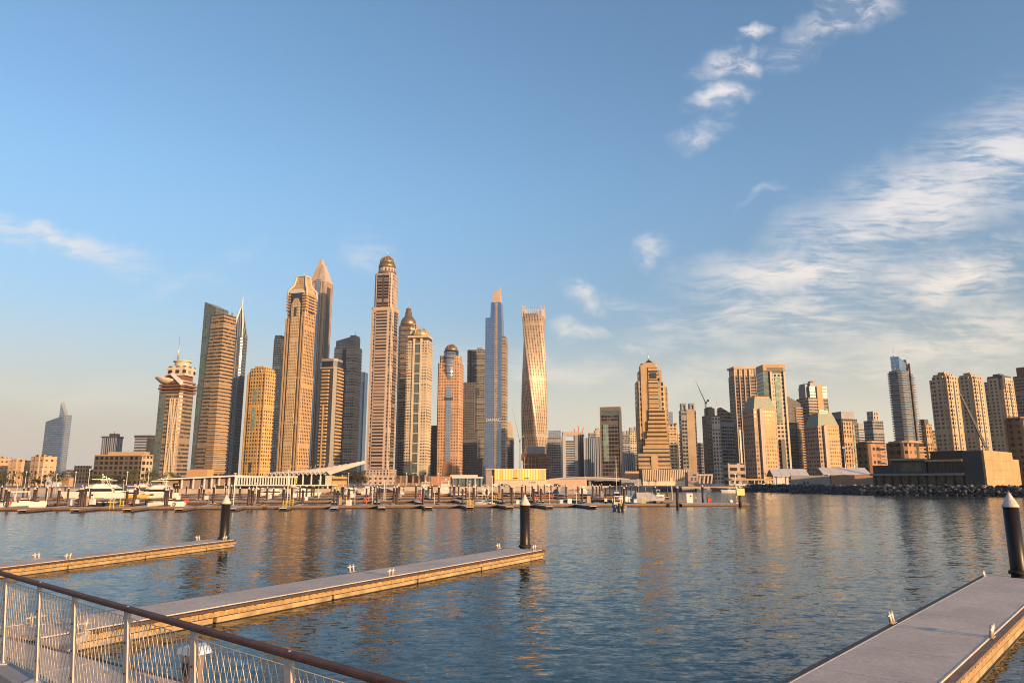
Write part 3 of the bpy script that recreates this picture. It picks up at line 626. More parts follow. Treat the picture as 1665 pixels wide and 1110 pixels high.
# --- blue pointed tower with lettering
t = Tower('blue_tower', 'tall blue mirrored tower with lettering, stone fins and pointed crown', 788, 826, 1300, -8, .8)
t.blk('shaft', f_blue, None, 519, -.5, .30, -.5, .4)
t.blk('upper_shaft', f_blue, 519, 494, -.27, .28, -.47, .37, top=(.88, .95))
t.blk('centre_rib', fac('stone_rib', (.40, .34, .30), glass=(.10, .09, .09), fl=4.2, bay=3, fw=.6, fh=.55), None, 496, -.04, .1, -.535, .2)
t.blk('side_shaft', f_grey, None, 549, .30, .47, -.42, .45); t.ribs('balcony_trim', m_beige, 768, 552, 44, .3, .47, -.42, .45, .8, .35)
t.blk('crown', m_pink, 496, 474, -.2, .22, -.4, .3, top=(.72, .8)); t.blk('crown_pier', m_pink, 494, 467, .08, .22, -.3, .2, top=(.3, .5)); t.blk('crown_pier', m_pink, 494, 474, -.2, -.1, -.3, .2, top=(.4, .5))
t.blk('corner_glass', m_glassd, None, 560, -.508, -.46, -.46, .38)
cu = bpy.data.curves.new('lettering', 'FONT'); cu.body = 'DAMAC'; cu.size = 8.0; cu.extrude = .25; cu.align_x = 'CENTER'
tmp = bpy.data.objects.new('tmp', cu); col.objects.link(tmp); dg = bpy.context.evaluated_depsgraph_get()
me = bpy.data.meshes.new_from_object(tmp.evaluated_get(dg)); bpy.data.objects.remove(tmp)
o = bpy.data.objects.new('lettering', me); col.objects.link(o); me.materials.append(m_white); o.parent = t.o
o.location = (-.08 * t.w, -.535 * t.d - 1.2, t.z(686)); o.rotation_euler = (R(90), 0, 0); o.scale = (.95, 1, 1)
t = Tower('small_tower', 'slim tower with golden lit upper storeys beside blue mirrored tower', 822, 836, 1420, -6, 1.0)
t.blk('shaft', f_grey, None, 712); t.blk('upper_shaft', m_cream, 712, 692, -.4, .4, -.4, .4); t.blk('roof_box', m_cream, 692, 686, -.3, .2, -.3, .3)

# --- twisted tower
t = Tower('twisted_tower', 'twisted tower of perforated golden panels with open fin crown', 847, 892, 1320, 0, 1.0)
N = 120; rr = t.w * .56; zt = t.z(517)
def tw_poly(k, grow=1.0):
    a0 = R(300 - 88 * k); rad = rr * grow * (.835 + .13 * k); pts = []
    for q in range(32):
        a = 2 * math.pi * q / 32; ca, sa = math.cos(a), math.sin(a)
        r = rad * .74 / max(abs(ca), abs(sa)); r = min(r, rad * .985)
        pts.append((r * math.cos(a + a0 - R(45)), r * math.sin(a + a0 - R(45))))
    return pts
b = MB()
for i in range(N): b.prism(tw_poly(i / N), zt * i / N, zt * (i + 1) / N, top=tw_poly((i + 1) / N), cap=(i == N - 1), capm=1)
b.build('shaft', [f_panel, m_roof], t.o)
b = MB(); tp = tw_poly(1.0)
for q in range(32):
    p = tp[q]; hh = t.z(497) if 18 <= q or q < 6 else t.z(503)
    b.bar((p[0] * .97, p[1] * .97, zt - .5), (p[0] * .95, p[1] * .95, hh - (q % 3) * 1.5), 1.1, 1.5)
b.build('crown_rib', mat('pale_fins', (.60, .50, .40), .5, .2), t.o)
b = MB(); b.prism(sc_poly(tp, .72), zt, zt + 6); b.build('roof_block', m_tan, t.o)
b = MB()
for q in range(0, 32): b.bar((tp[q][0] * .955, tp[q][1] * .955, t.z(504)), (tp[(q + 1) % 32][0] * .955, tp[(q + 1) % 32][1] * .955, t.z(504)), .9, 1.0)
b.build('crown_trim', m_tan, t.o)
# --- construction block below it, crane
t = Tower('construction_building', 'unfinished brown concrete frame wrapped in orange bands below twisted tower', 848, 896, 1180, -5, .6, 'construction site')
t.blk('wall', m_rust, None, 748, -.4, .4, -.4, .4); t.ribs('floor_slab', mat('orange_formwork', (.42, .22, .12), .8), 775, 742, 7, .08, .5, -.5, .5, .6, .35)
t.blk('screen', m_grey, 738, 726, -.3, .3, -.42, .3); t.blk('upper_deck', m_rust, 748, 738, -.5, .36, -.45, .4)
b = MB()
for k in range(5): b.bar((t.w * (-.5 + .12 * k), -.52 * t.d, 0), (t.w * (-.5 + .12 * k), -.52 * t.d, t.z(744)), .8, .8)
for y in (765, 755): b.bar((-.5 * t.w, -.53 * t.d, t.z(y)), (.02 * t.w, -.53 * t.d, t.z(y)), .7, .7)
b.build('scaffold_frame', m_tan, t.o)
def crane(name_label, pxb, yb, ym, xj, yj, xc, yc, D, m, r=.8):
    p0 = AT(pxb, ym, D); o = empty('tower_crane', (p0.x, D, LAND), 0, name_label, 'crane')
    z = lambda px, py: (AT(px, py, D).x - p0.x, 0, AT(px, py, D).z - LAND)
    top = z(pxb, ym); b = MB()
    hh = top[2]; k = 0; zz = 0
    for sx in (-1, 1):
        for sy in (-1, 1): b.bar((sx * r, sy * r, 0), (sx * r, sy * r, hh), .3, .3)
    while zz < hh - 2 * r:
        b.bar((-r, -r, zz), (r, -r, zz + 2 * r), .2, .2); b.bar((-r, r, zz + 2 * r), (r, r, zz), .2, .2); b.bar((r, -r, zz), (r, r, zz + 2 * r), .2, .2); zz += 2 * r
    b.build('mast_lattice', m, o)
    b = MB(); j = Vector(z(xj, yj)); tv = Vector(top); n = 14
    for s2 in (-1, 1): b.bar(tv + Vector((0, s2 * .7, 0)), j + Vector((0, s2 * .2, 0)), .3, .3)
    b.bar(tv + Vector((0, 0, 2.2)), j, .3, .3)
    for i in range(n):
        a = tv.lerp(j, i / n); c = tv.lerp(j, (i + .5) / n) + Vector((0, 0, 2.2 * (1 - i / n))); b.bar(a, c, .2, .2)
    b.build('jib_lattice', m, o)
    b = MB(); cj = Vector(z(xc, yc)); b.bar(tv, cj, 1.2, .8); b.box(cj.x - 1.2, cj.x + 1.2, -1, 1, cj.z - 2.4, cj.z + .6); b.build('counter_jib', m, o)
    b = MB(); b.box(-1.4, 1.4, -2.6, -.85, hh - 1.5, hh + 1.6); b.build('cab', m_grey, o)
    return o
crane('pale green luffing crane leaning beside twisted tower', 845, 775, 717, 833, 663, 851, 708, 1230, mat('green_paint', (.16, .30, .20), .5), 1.0)

# --- hazy towers right of the twisted tower
t = Tower('grey_tower', 'slate tower with stepped glassy top just right of twisted tower', 887, 913, 1350, 0, .7)
t.blk('shaft', f_grey, None, 712); t.blk('glass_top', f_bluep, 712, 700, -.3, .48, -.4, .4); t.ribs('balcony_trim', m_grey, 772, 716, 14, -.5, .2, -.5, .2, .8, .3)
t = Tower('portal_tower', 'pale grey tower framed like a portal round a striped glass centre', 914, 940, 1380, 2, .6)
t.blk('shaft', f_portal, None, 716, -.3, .3, -.48, .4); t.blk('pier', mat('silver_stone', (.46, .44, .43), .6), None, 708, -.5, -.3, -.52, .5); t.blk('pier', m_grey, None, 708, .3, .5, -.52, .5); t.blk('lintel', m_pink, 708, 702, -.46, .5, -.5, .5)
t = Tower('spiked_tower', 'silver striped tower with a red construction crown of spikes', 936, 951, 1400, 2, .8)
t.blk('shaft', f_greyv, None, 706)
for x, y in ((-.45, 696), (-.1, 692), (.3, 695)):
    b = MB(); b.bar((x * t.w, 0, t.z(707)), ((x * 1.5) * t.w, 0, t.z(y)), 1.4, 1.4); b.build('spike', m_red, t.o)
t.blk('crown', m_tan, 706, 702, -.4, .4, -.4, .4)
t = Tower('slate_tower', 'dark blue striped tower with stepped shoulders right of red spiked tower', 948, 972, 1380, 2, .7)
t.blk('shaft', f_greyv, None, 712); t.blk('upper_shaft', f_grey, 712, 704, -.1, .4, -.3, .3); t.strip('fin', m_steel, None, 710, -.5, -.42, .5)
low('slate_tower', 'lower dark blue striped tower next to dark green glass slab', 966, 984, 772, 710, 1420, f_greyv, 2, .7, 'tower', 'shaft')
# --- dark green slab
t = Tower('framed_slab_tower', 'dark green glass slab in a brown frame with a flat top', 978, 1013, 880, -16, .5)
t.blk('shaft', f_char, None, 676, -.46, .46, -.48, .46); t.blk('frame', mat('brown_metal', (.22, .16, .13), .6), 668, 662, -.5, .5, -.5, .5)
for x in (-.5, .44): t.strip('frame_pier', mat('brown_metal', (.22, .16, .13), .6), None, 669, x, x + .06, .5)
t.blk('top_glass', f_teal, 676, 668, -.46, .46, -.47, .46); t.strip('green_reflection', f_tealp, 750, 690, -.36, -.1, .0 + .1); t.blk('side_wall', m_dark, None, 669, .4, .505, -.45, .48)
# --- far small towers
for xl, xr, yt, D, m, lab in ((1012, 1026, 706, 1500, f_grey, 'hazy small tower with twin roof boxes behind golden stepped tower'), (1024, 1040, 700, 1550, f_cream, 'hazy cream tower beside the golden stepped tower'),
                              (1010, 1034, 738, 1300, f_greyv, 'short hazy striped block right of dark green slab')):
    t = Tower('distant_tower', lab, xl, xr, D, 4, .8); t.blk('shaft', m, None, yt); t.blk('roof_box', m_grey, yt, yt - 5, -.45, -.15, -.3, .3); t.blk('roof_box', m_grey, yt, yt - 6, .1, .4, -.3, .3)
for xl, xr, yt, D, m, lab in ((900, 917, 716, 1650, f_bluep, 'pale hazy glass block behind the slate tower right of the twisted tower'), (930, 944, 722, 1700, f_grey, 'low hazy grey block between the portal framed tower and the red spiked tower'),
                              (967, 979, 700, 1650, f_cream, 'hazy cream tower peeping out left of the dark green glass slab'), (1096, 1107, 722, 1500, f_greyv, 'hazy striped tower behind the blank fronted sandy tower'),
                              (1286, 1304, 700, 1500, f_greyv, 'hazy striped tower between the curved balcony tower and the stepped grey tower'), (1388, 1400, 712, 1500, f_cream, 'hazy cream block left of the small white banded tower'), (1508, 1522, 706, 1500, f_portal, 'hazy white banded block behind the golden edged low tower')):
    t = Tower('distant_tower', lab, xl, xr, D, 6, .8); t.blk('shaft', m, None, yt); t.blk('roof_box', m_grey, yt, yt - 4, -.3, .25, -.3, .3)
# --- golden stepped tower
t = Tower('stepped_tower', 'golden brown stepped tower with terraced flank, pyramid cap and mast', 1035, 1090, 720, -4, .8)
T_ = f_brown = fac('golden_terraces', (.50, .34, .17), glass=(.07, .05, .04), fl=4.0, bay=40, fw=1, fh=.45, jit=.2)
t.blk('shaft', f_tan, None, 622, -.48, .42, -.45, .45, ch=.06); t.blk('upper_shaft', f_tan, 622, 604, -.38, .34, -.38, .38); t.blk('top_block', m_tan, 604, 592, -.30, .22, -.3, .3, ch=.05)
t.blk('plain_wall', m_tan, None, 596, -.34, -.10, -.48, .1); t.blk('terrace_front', f_brown, None, 600, -.10, .20, -.52, .1)
t.blk('window_box', m_glassd, 618, 609, -.06, .16, -.535, .1); t.blk('green_strip', f_tealp, 720, 622, .20, .26, -.50, .1)
t.ribs('terrace_trim', m_tan, 770, 622, 40, -.10, .20, -.52, .1, .5, .45)
for i, (yy, xa, xb) in enumerate(((770, -.52, .5), (752, -.52, .48), (740, -.36, .46), (728, -.28, .44), (716, -.22, .42), (700, -.17, .40), (680, -.13, .38))):
    t.blk('terrace_step', f_brown, None, yy - 14 if i < 6 else 668, xa, xb, -.56 - .018 * (6 - i), .2)
t.blk('right_wing', f_tan, None, 630, .3, .5, -.3, .42); t.ribs('wing_trim', m_tan, 765, 634, 34, .42, .5, -.3, .42, .7, .4)
t.blk('cap_base', m_grey, 592, 590, -.17, .12, -.17, .17); t.blk('pyramid_cap', m_glassd, 590, 584.5, -.15, .10, -.15, .15, top=.05); t.spire(586, 571, .7, -.03)
t.blk('panel_wall', m_tan, 764, 742, -.12, .09, -.69, -.3)
t = Tower('glass_tower', 'golden glass tower with stacked curved balconies behind the stepped tower', 1082, 1104, 850, -6, .7)
t.blk('shaft', f_tan, None, 690, ch=.1); t.ribs('balcony_trim', m_cream, 770, 692, 16, -.3, .3, -.5, .2, .8, .4); t.blk('top_glass', f_bluep, 690, 670, -.4, .2, -.4, .4)
t.blk('side_shaft', f_dark, None, 688, .28, .52, -.3, .4)
t = Tower('podium_building', 'sandstone podium with tall vertical ribs below the stepped tower', 1040, 1121, 520, 3, .35, 'podium', base=785)
t.blk('wall', m_tan, None, 763); b = MB(); n = 26
for k in range(n + 1): x = (-.5 + k / n) * t.w; b.box(x - .25, x + .25, -.5 * t.d - .5, -.5 * t.d + .2, 0, t.z(763.5))
b.build('wall_rib', m_cream, t.o); t.blk('plinth', m_cream, None, 782, -.51, .52, -.56, .4)
t.blk('side_wall', m_dark, None, 763.5, -.504, -.44, -.49, .49)
low('podium_building', 'small orange rendered wing attached to the ribbed sandstone podium', 1014, 1042, 788, 766, 540, mat('salmon_render', (.58, .34, .20), .8), 6, .5, 'podium')
# --- pale fronted tower, mid towers
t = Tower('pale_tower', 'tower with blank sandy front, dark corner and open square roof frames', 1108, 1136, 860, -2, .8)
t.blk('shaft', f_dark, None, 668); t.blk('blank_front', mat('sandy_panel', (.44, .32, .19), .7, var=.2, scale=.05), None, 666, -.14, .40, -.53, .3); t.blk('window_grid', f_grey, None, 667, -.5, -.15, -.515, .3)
for x in (-.44, .12):
    b = MB(); h = t.z(656); z0 = t.z(668)
    b.box(x * t.w, (x + .08) * t.w, -.4 * t.d, .3 * t.d, z0, h); b.box((x + .24) * t.w, (x + .32) * t.w, -.4 * t.d, .3 * t.d, z0, h); b.box((x + .08) * t.w, (x + .24) * t.w, -.4 * t.d, .3 * t.d, h - 2.5, h); b.build('roof_frame', m_grey, t.o)
low('grey_tower', 'short pale tower behind the sandy fronted tower', 1098, 1114, 772, 706, 1100, f_cream, 2, .8, 'tower', 'shaft')
low('grey_tower', 'narrow grey tower right of the sandy fronted tower', 1128, 1146, 772, 720, 1150, f_grey, 4, .8, 'tower', 'shaft')
crane('dark luffing crane rising over the charcoal twin towers', 1147, 775, 655, 1131, 619, 1151, 650, 980, m_grey, .7)
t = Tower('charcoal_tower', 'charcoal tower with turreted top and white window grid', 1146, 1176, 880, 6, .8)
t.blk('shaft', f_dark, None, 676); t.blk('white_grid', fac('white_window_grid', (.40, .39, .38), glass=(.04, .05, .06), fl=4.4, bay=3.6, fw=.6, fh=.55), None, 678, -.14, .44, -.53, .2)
t.blk('turret', m_dark, 676, 664, -.42, .2, -.4, .3, ch=.12); t.blk('turret_cap', m_dark, 668, 662, -.3, .1, -.3, .2, kind='e'); t.spire(676, 648, .5, .44)
t = Tower('charcoal_tower', 'grey shaded tower with a golden sloped glass top', 1170, 1197, 960, 14, .8)
t.blk('shaft', f_grey, None, 682); t.blk('sloped_top', f_brownr, 682, None, -.46, .4, -.4, .4, ztop=(663, 672, 672, 663))
low('pavilion', 'grey concrete pavilion with stacked terraces by the dark quay', 1178, 1212, 792, 753, 520, fac('stacked_terraces', (.40, .33, .28), fl=4.5, bay=8, fw=.7, fh=.5), 10, .6)
low('grey_tower', 'narrow dark sliver tower behind the stacked terrace pavilion', 1192, 1206, 772, 728, 1200, f_dark, 8, .8, 'tower', 'shaft')
# --- tall dark framed tower, yellowish tower
t = Tower('framed_tower', 'tall dark tower in a rosy frame with an open lattice crown', 1192, 1240, 980, 6, .7)
t.blk('shaft', f_char, None, 613, -.47, .47, -.47, .47)  # charcoal shaft, darkened further to carry shade this front does not receive
for x in (-.5, -.28, -.06, .16, .45): t.strip('frame_pier', m_pink, None, 602, x, x + .04, .7)
t.blk('lattice_crown', f_latt, 613, 600, -.44, .44, -.44, .44); t.blk('crown_rim', m_pink, 601, 598, -.505, .505, -.51, .51)
t.ribs('balcony_trim', m_pink, 770, 616, 30, .22, .47, -.47, .4, .8, .25); t.strip('white_strip', m_white, 770, 700, -.42, -.36, .9)
t = Tower('portal_tower', 'tall pale yellow tower with dark flank and a deep roof frame', 1240, 1288, 900, 2, .8)
t.blk('shaft', m_dark, None, 605); t.blk('pale_front', f_cream, None, 609, -.22, .46, -.535, .3); t.blk('glass_centre', f_tealp, 690, 614, .0, .22, -.55, .2)
t.strip('slot', m_dark, 768, 716, .04, .22, 1.7 + 2.2); t.strip('pilaster', m_cream, None, 606, -.22, -.14, 2.6); t.strip('pilaster', m_cream, None, 606, .38, .46, 2.6)
t.blk('roof_frame', m_tan, 605, 595, -.5, .5, -.55, .5); t.blk('roof_gap', m_dark, 604, 600, -.3, .4, -.56, .4); t.blk('glass_flank', f_teal, None, 606, -.504, -.28, -.52, .4)
def twin(label, xl, xr, yt, D, yaw):
    t = Tower('twin_hotel_tower', label, xl, xr, D, yaw, .8, 'tower', 'twin hotel towers with sloped green roofs')
    t.blk('shaft', fac('twin_left', (.42, .29, .20), glass=(.06, .05, .05), fl=4.0, bay=3.4, fw=.55, fh=.5), None, yt + 20)
    t.blk('front_panel', fac('checker_front', (.60, .40, .20), glass=(.20, .12, .06), fl=3.6, bay=2.6, fw=.52, fh=.45), None, yt + 22, -.16, .42, -.54, .3)
    t.strip('pilaster', m_pink, None, yt + 20, -.28, -.14, 2.2); t.blk('front_cap', m_tan, yt + 22, yt + 19, -.2, .44, -.56, .3)
    t.blk('sloped_roof', mat('green_copper', (.24, .27, .20), .5, .2, var=.2), yt + 20, yt + 2, -.46, .5, -.48, .46, top=(.72, .7)); t.blk('roof_lantern', m_tan, yt + 2, yt - .5, -.3, .36, -.3, .3)
twin('sandstone hotel tower with checkered front and green sloped roof below the pale yellow tower', 1213, 1268, 646, 680, 14)
t = Tower('curved_tower', 'dark glass tower with bright glinting curved balconies', 1276, 1310, 960, 16, .8)
t.blk('shaft', f_dark, None, None, ztop=(645, 656, 656, 645)); t.ribs('balcony_trim', m_tan, 770, 662, 26, .12, .5, -.5, .3, 1.6, .42); t.blk('sun_screen', m_grey, 646, 644, -.62, -.1, -.2, .2)
t = Tower('stepped_grey_tower', 'stepped grey tower with green glass terraces and a tall blank panel', 1304, 1356, 1000, 16, .8)
t.blk('shaft', f_darkb, None, 648); t.ribs('balcony_trim', m_pink, 770, 650, 26, -.5, .1, -.5, .2, 1.0, .35)
t.blk('upper_shaft', f_tealp, 648, 630, -.38, .5, -.46, .45); t.blk('blank_panel', m_tan, 668, 630, -.06, .22, -.54, .2); t.blk('roof_block', m_grey, 630, 624, -.3, .4, -.4, .4); t.blk('roof_drum', m_tan, 624, 620, -.1, .2, -.2, .2, kind='e')
t.blk('green_terrace', f_tealp, 690, 668, -.05, .42, -.55, .2); t.blk('left_frame', m_grey, 648, 626, -.5, -.38, -.3, .2)
twin('sandstone hotel tower with checkered front and green sloped roof beside the brown hotel', 1313, 1370, 673, 720, 17)
t = Tower('grey_tower', 'grey flat topped tower with a golden glass bay behind the checkered twin', 1356, 1402, 900, 18, .8)
t.blk('shaft', f_dark, None, 682, ch=.04); t.blk('upper_shaft', m_grey, 682, 670, -.4, .4, -.4, .4); t.blk('front_bay', f_tan, None, 686, -.45, .1, -.54, .2); t.strip('gold_glass', f_tealp, 768, 690, .14, .24, .6)
t = Tower('distant_tower', 'small white banded tower left of the dark stepped tower', 1392, 1415, 1250, 20, .8); t.blk('shaft', f_portal, None, 696); t.blk('roof_box', m_grey, 696, 688, -.3, .3, -.3, .3)
t = Tower('distant_tower', 'small slate stepped tower left of the blue sail crowned tower', 1412, 1444, 1100, 20, .8); t.blk('shaft', f_grey, None, 684); t.blk('upper_shaft', f_pink, 684, 669, -.25, .3, -.35, .35)
# --- brown curved hotels
def hotel(label, xl, xr, yt, D, yaw, lens):
    t = Tower('brown_hotel', label, xl, xr, D, yaw, .8, 'hotel', 'brown banded hotels', base=775)
    t.blk('wall', f_brownl, None, yt, ch=.16); t.ribs('floor_trim', mat('terracotta_trim', (.46, .25, .13), .7), 782, yt + 5, 10, -.02, .5, -.5, .5, .5, .36, ch=.12)
    t.blk('brick_wing', fac('brick_hotel_wing', (.46, .24, .13), glass=(.05, .035, .03), fl=4.2, bay=4.6, fw=.4, fh=.42), None, yt + 2, -.5, -.06, -.53, .4, ch=.08)
    t.blk('roof_rim', m_tan, yt, yt - 2.5, -.40, .46, -.46, .46, ch=.14)
    if lens: t.blk('gold_glass_bay', mat('gold_mirror', (.85, .62, .25), .15, .9), None, yt + 1, lens - .09, lens + .09, -.56, 0, kind='e', n=16)
    return t
hotel('orange brown round fronted hotel beside the white tent roofs', 1392, 1446, 720, 470, 22, 0)
hotel('brown banded hotel with a golden mirrored bay below the blue sail crowned tower', 1440, 1512, 720, 420, 24, .05)
t = hotel('dark brown rounded hotel rising behind the sandstone block', 1640, 1700, 681, 500, 30, 0)
# --- blue sail crowned tower
t = Tower('sail_crowned_tower', 'blue glass tower with curved balconies, sail crown and rust coloured spine', 1457, 1505, 730, 24, .7)
t.blk('shaft', f_slate, None, 604, -.5, .18, -.5, .4, ch=.1); t.ribs('balcony_trim', mat('slate_balcony', (.20, .21, .23), .5), 770, 606, 42, -.5, -.06, -.5, .4, 1.2, .4, ch=.1)
t.blk('right_shaft', f_blue, None, 608, .2, .5, -.4, .45, ch=.06); t.ribs('right_balcony_trim', m_grey, 770, 612, 40, .34, .5, -.4, .45, 1.0, .35)
t.blk('sail_crown', f_blue, 604, None, -.38, .16, -.4, .2, ztop=(582, 594, 594, 580)); t.strip('rust_spine', m_rust, 768, 592, .165, .195, .6); t.blk('spine_fin', m_grey, 604, 585, .12, .24, -.5, .1, top=(.3, .3)); t.spire(584, 567, .9, -.32)
t = Tower('glass_tower', 'low stepped tower with a glinting golden glass edge', 1498, 1530, 900, 24, .7); t.blk('shaft', f_tan, None, 690, -.5, .1); t.blk('side_shaft', f_brownr, None, 700, .1, .5, -.4, .4); t.blk('gold_edge', mat('gold_mirror', (.85, .62, .25), .15, .9), 772, 694, -.04, .02, -.54, 0); t.blk('roof_box', m_dark, 690, 682, -.4, 0, -.3, .3)
# --- beach residence trio
for xl, xr, yt, D, lab, dk in ((1528, 1575, 610, 780, 'sandy residential tower with crenellated top, first right of the sail crowned tower', 0), (1571, 1617, 611, 840, 'sandy residential tower with recessed dark centre between two similar towers', 1), (1619, 1667, 613, 900, 'sandy residential tower with dark weathered crown near the picture edge', 2)):
    t = Tower('residential_tower', lab, xl, xr, D, 30, .85, 'tower', 'sandy beach residence towers')
    t.blk('shaft', f_jbr, None, yt + 8); t.blk('front_bay', f_jbr, None, yt + 3, -.34, .34, -.55, .3); t.blk('flank_bay', f_jbr, None, yt + 3.5, -.545, .2, -.3, .3)
    m2 = m_dark if dk == 2 else m_tan
    t.blk('crown', m2 if dk == 2 else f_jbr, yt + (22 if dk == 2 else 8), yt, -.42 - .09 * (dk == 2), .3, -.42 - .1 * (dk == 2), .3); t.blk('crown_box', m2, yt, yt - 4, -.26, .12, -.26, .12)
    t.strip('window_slot', m_dark, 768, yt + 12, -.05, .05, .06 * t.d); t.strip('corner_pier', m_tan, None, yt + 5, .4, .505, .3); t.strip('flank_pier', m_tan, None, yt + 5, -.5, -.4, .3, 'l')
t = Tower('residential_tower', 'reddish residential tower cut off by the picture edge', 1668, 1712, 980, 30, .8, 'tower'); t.blk('shaft', f_brownr, None, 612); t.blk('crown', m_rust, 612, 598, -.4, .3, -.4, .3); t.spire(598, 588, .8)
# ------------------------------------------------------------------ waterfront buildings
class Site:
    """a low building surveyed from the photo: X/Z turn photo pixels into metres at its own depth"""
    def __init__(s, name, label, px, D, cat='building', yaw=0, z0=LAND, group=None):
        c = AT(px, 785, D); s.c = c; s.D = D; s.z0 = z0
        s.o = empty(name, (c.x, D, z0), R(yaw), label, cat, group)
    def X(s, px): return AT(px, 785, s.D).x - s.c.x
    def Z(s, py): return AT(CX, py, s.D).z - s.z0
    def box(s, name, m, xa, xb, ya, yb, y0=0, y1=10, capm=None, label=None):
        b = MB(); b.box(s.X(xa), s.X(xb), y0, y1, s.Z(ya) if ya else -.5, s.Z(yb), capm=1 if capm else None)
        o = b.build(name, [m, capm] if capm else m, s.o)
        if label: o['label'] = label
        return o
m_tintw = mat('mauve_panels', (.34, .26, .24), .7, var=.1, scale=.2)
m_dglass = mat('black_glass', (.014, .015, .018), .12, 0, var=.2, spec=.35)
m_lou = mat('golden_louvre', (.55, .38, .16), .6, var=.1)
s = Site('clubhouse', 'long white marina clubhouse with fins and an upswept folded canopy', 400, 285, 'clubhouse')
s.box('wing_wall', m_tintw, 268, 383, None, 776, 2, 14); s.box('doorway', m_dglass, 278, 287, 797, 785, 1.9, 3)
for px in (270, 295.5, 314, 332, 344, 356, 372): s.box('column', m_white, px - .7, px + .9, None, 776, 0, .5)
b = MB(); b.prism([(s.X(259), -1.5), (s.X(384), -1.5), (s.X(384), 15), (s.X(259), 15)], [s.Z(780), s.Z(774.5), s.Z(774.5), s.Z(780)], [s.Z(778.5), s.Z(772), s.Z(772), s.Z(778.5)], bottom=True); b.build('wing_roof', m_white, s.o)
s.box('hedge_planter', mat('dark_hedge', (.03, .05, .02), .9, var=.5, scale=2), 350, 372, 796, 789, -.5, 1.5)
s.box('hall_glass', m_dglass, 386, 482, 787.5, 776.5, .4, 10)
s.box('hall_sill', m_white, 383, 546, 789.5, 787.5, -.6, 10.2); s.box('hall_lintel', m_white, 383, 484, 776.5, 773.5, -.6, 10.2); s.box('hall_end', m_white, 383, 386, 787.5, 776.5, -.6, 10.1)
b = MB()
for k in range(22): x = s.X(389 + k * 4.3); b.box(x - .16, x + .16, -.5, .35, s.Z(787.4), s.Z(776.6))
b.build('fin_cladding', m_white, s.o)
s.box('undercroft', m_dglass, 386, 422, None, 789.6, 2, 9); s.box('undercroft_wall', m_tintw, 422, 492, None, 789.6, 2.5, 9)
s.box('column', m_white, 417, 418.3, None, 789.6, 0, .5)
b = MB(); b.prism([(s.X(474), -1.2), (s.X(492), -1.2), (s.X(492), -.7), (s.X(474), -.7)], [s.Z(789.5), s.Z(795), s.Z(795), s.Z(789.5)], [s.Z(787.8), s.Z(793.2), s.Z(793.2), s.Z(787.8)], bottom=True); b.build('ramp', m_white, s.o)
for xa, xb in ((481, 492), (494, 505.5), (508, 520.5), (524, 528)): s.box('bay_window', m_dglass, xa, xb, 787.4, 771, -.3, 8)
for px in (480, 492.6, 506.3, 521): s.box('bay_frame', m_white, px - .6, px + 1.2, 787.4, 770, -.7, 8.1)
s.box('yellow_panel', m_yel, 481.5, 483.5, 786, 777, -.9, -.35); s.box('bay_lintel', m_white, 480, 530, 771, 768.5, -.65, 8.2); s.box('end_wall', m_cream, 529, 536, 787.4, 773, -.4, 8)
s.box('ground_glass', m_dglass, 500, 521, None, 789.6, 1, 8); s.box('ground_wall', m_tintw, 522, 531, None, 789.6, 1.2, 8); s.box('column', m_white, 532, 534, None, 789.6, -.3, .5); s.box('column', m_white, 498.5, 499.8, None, 789.6, -.3, .5)
s.box('louvred_block', fac('golden_louvres', (.58, .40, .17), glass=(.22, .13, .06), fl=2.2, bay=30, fw=1, fh=.4), 537, 553, None, 774, 3, 12)
b = MB(); n = 16            # folded plates rising to the east, each a little higher and longer than the last
for k in range(n):
    t = k / (n - 1); xa = 436 + k * 7.2; xb = xa + 7.2; za = s.Z(773.2 - 1.5 * t); tipx = xa + 4 + 30 * t ** 1.4; tz = s.Z(771.5 - 18.5 * t ** 1.5)
    p0, p1 = (s.X(min(xa, 527)), -2.0, za), (s.X(min(xb, 537)), -2.0, za); q0, q1 = (s.X(tipx), 12, tz), (s.X(tipx + 7.2 * (1 - .35 * t)), 12, tz + .3)
    up = .35; mid = ((p0[0] + p1[0]) / 2, -2.0, za + .9); midq = ((q0[0] + q1[0]) / 2, 12, tz + 1.1)
    for a_, b_, c_, d_ in ((p0, mid, midq, q0), (mid, p1, q1, midq)):
        f1 = [a_, b_, c_, d_]; f2 = [(p[0], p[1], p[2] + up) for p in f1]
        b.face(f2); b.face(list(reversed(f1)))
        for i in range(4): j = (i + 1) % 4; b.face([f1[i], f1[j], f2[j], f2[i]])
b.build('folded_canopy_cladding', mat('cream_canopy', (.56, .49, .41), .6, var=.1, scale=.3), s.o)
for k in range(9):
    px = 470 + k * 7.5; b = MB(); b.bar((s.X(px), 8, s.Z(771 - k * 1.2)), (s.X(px + 3), 8, s.Z(762 - k * 1.8)), .22, .22); b.build('roof_mast', m_steel, s.o)

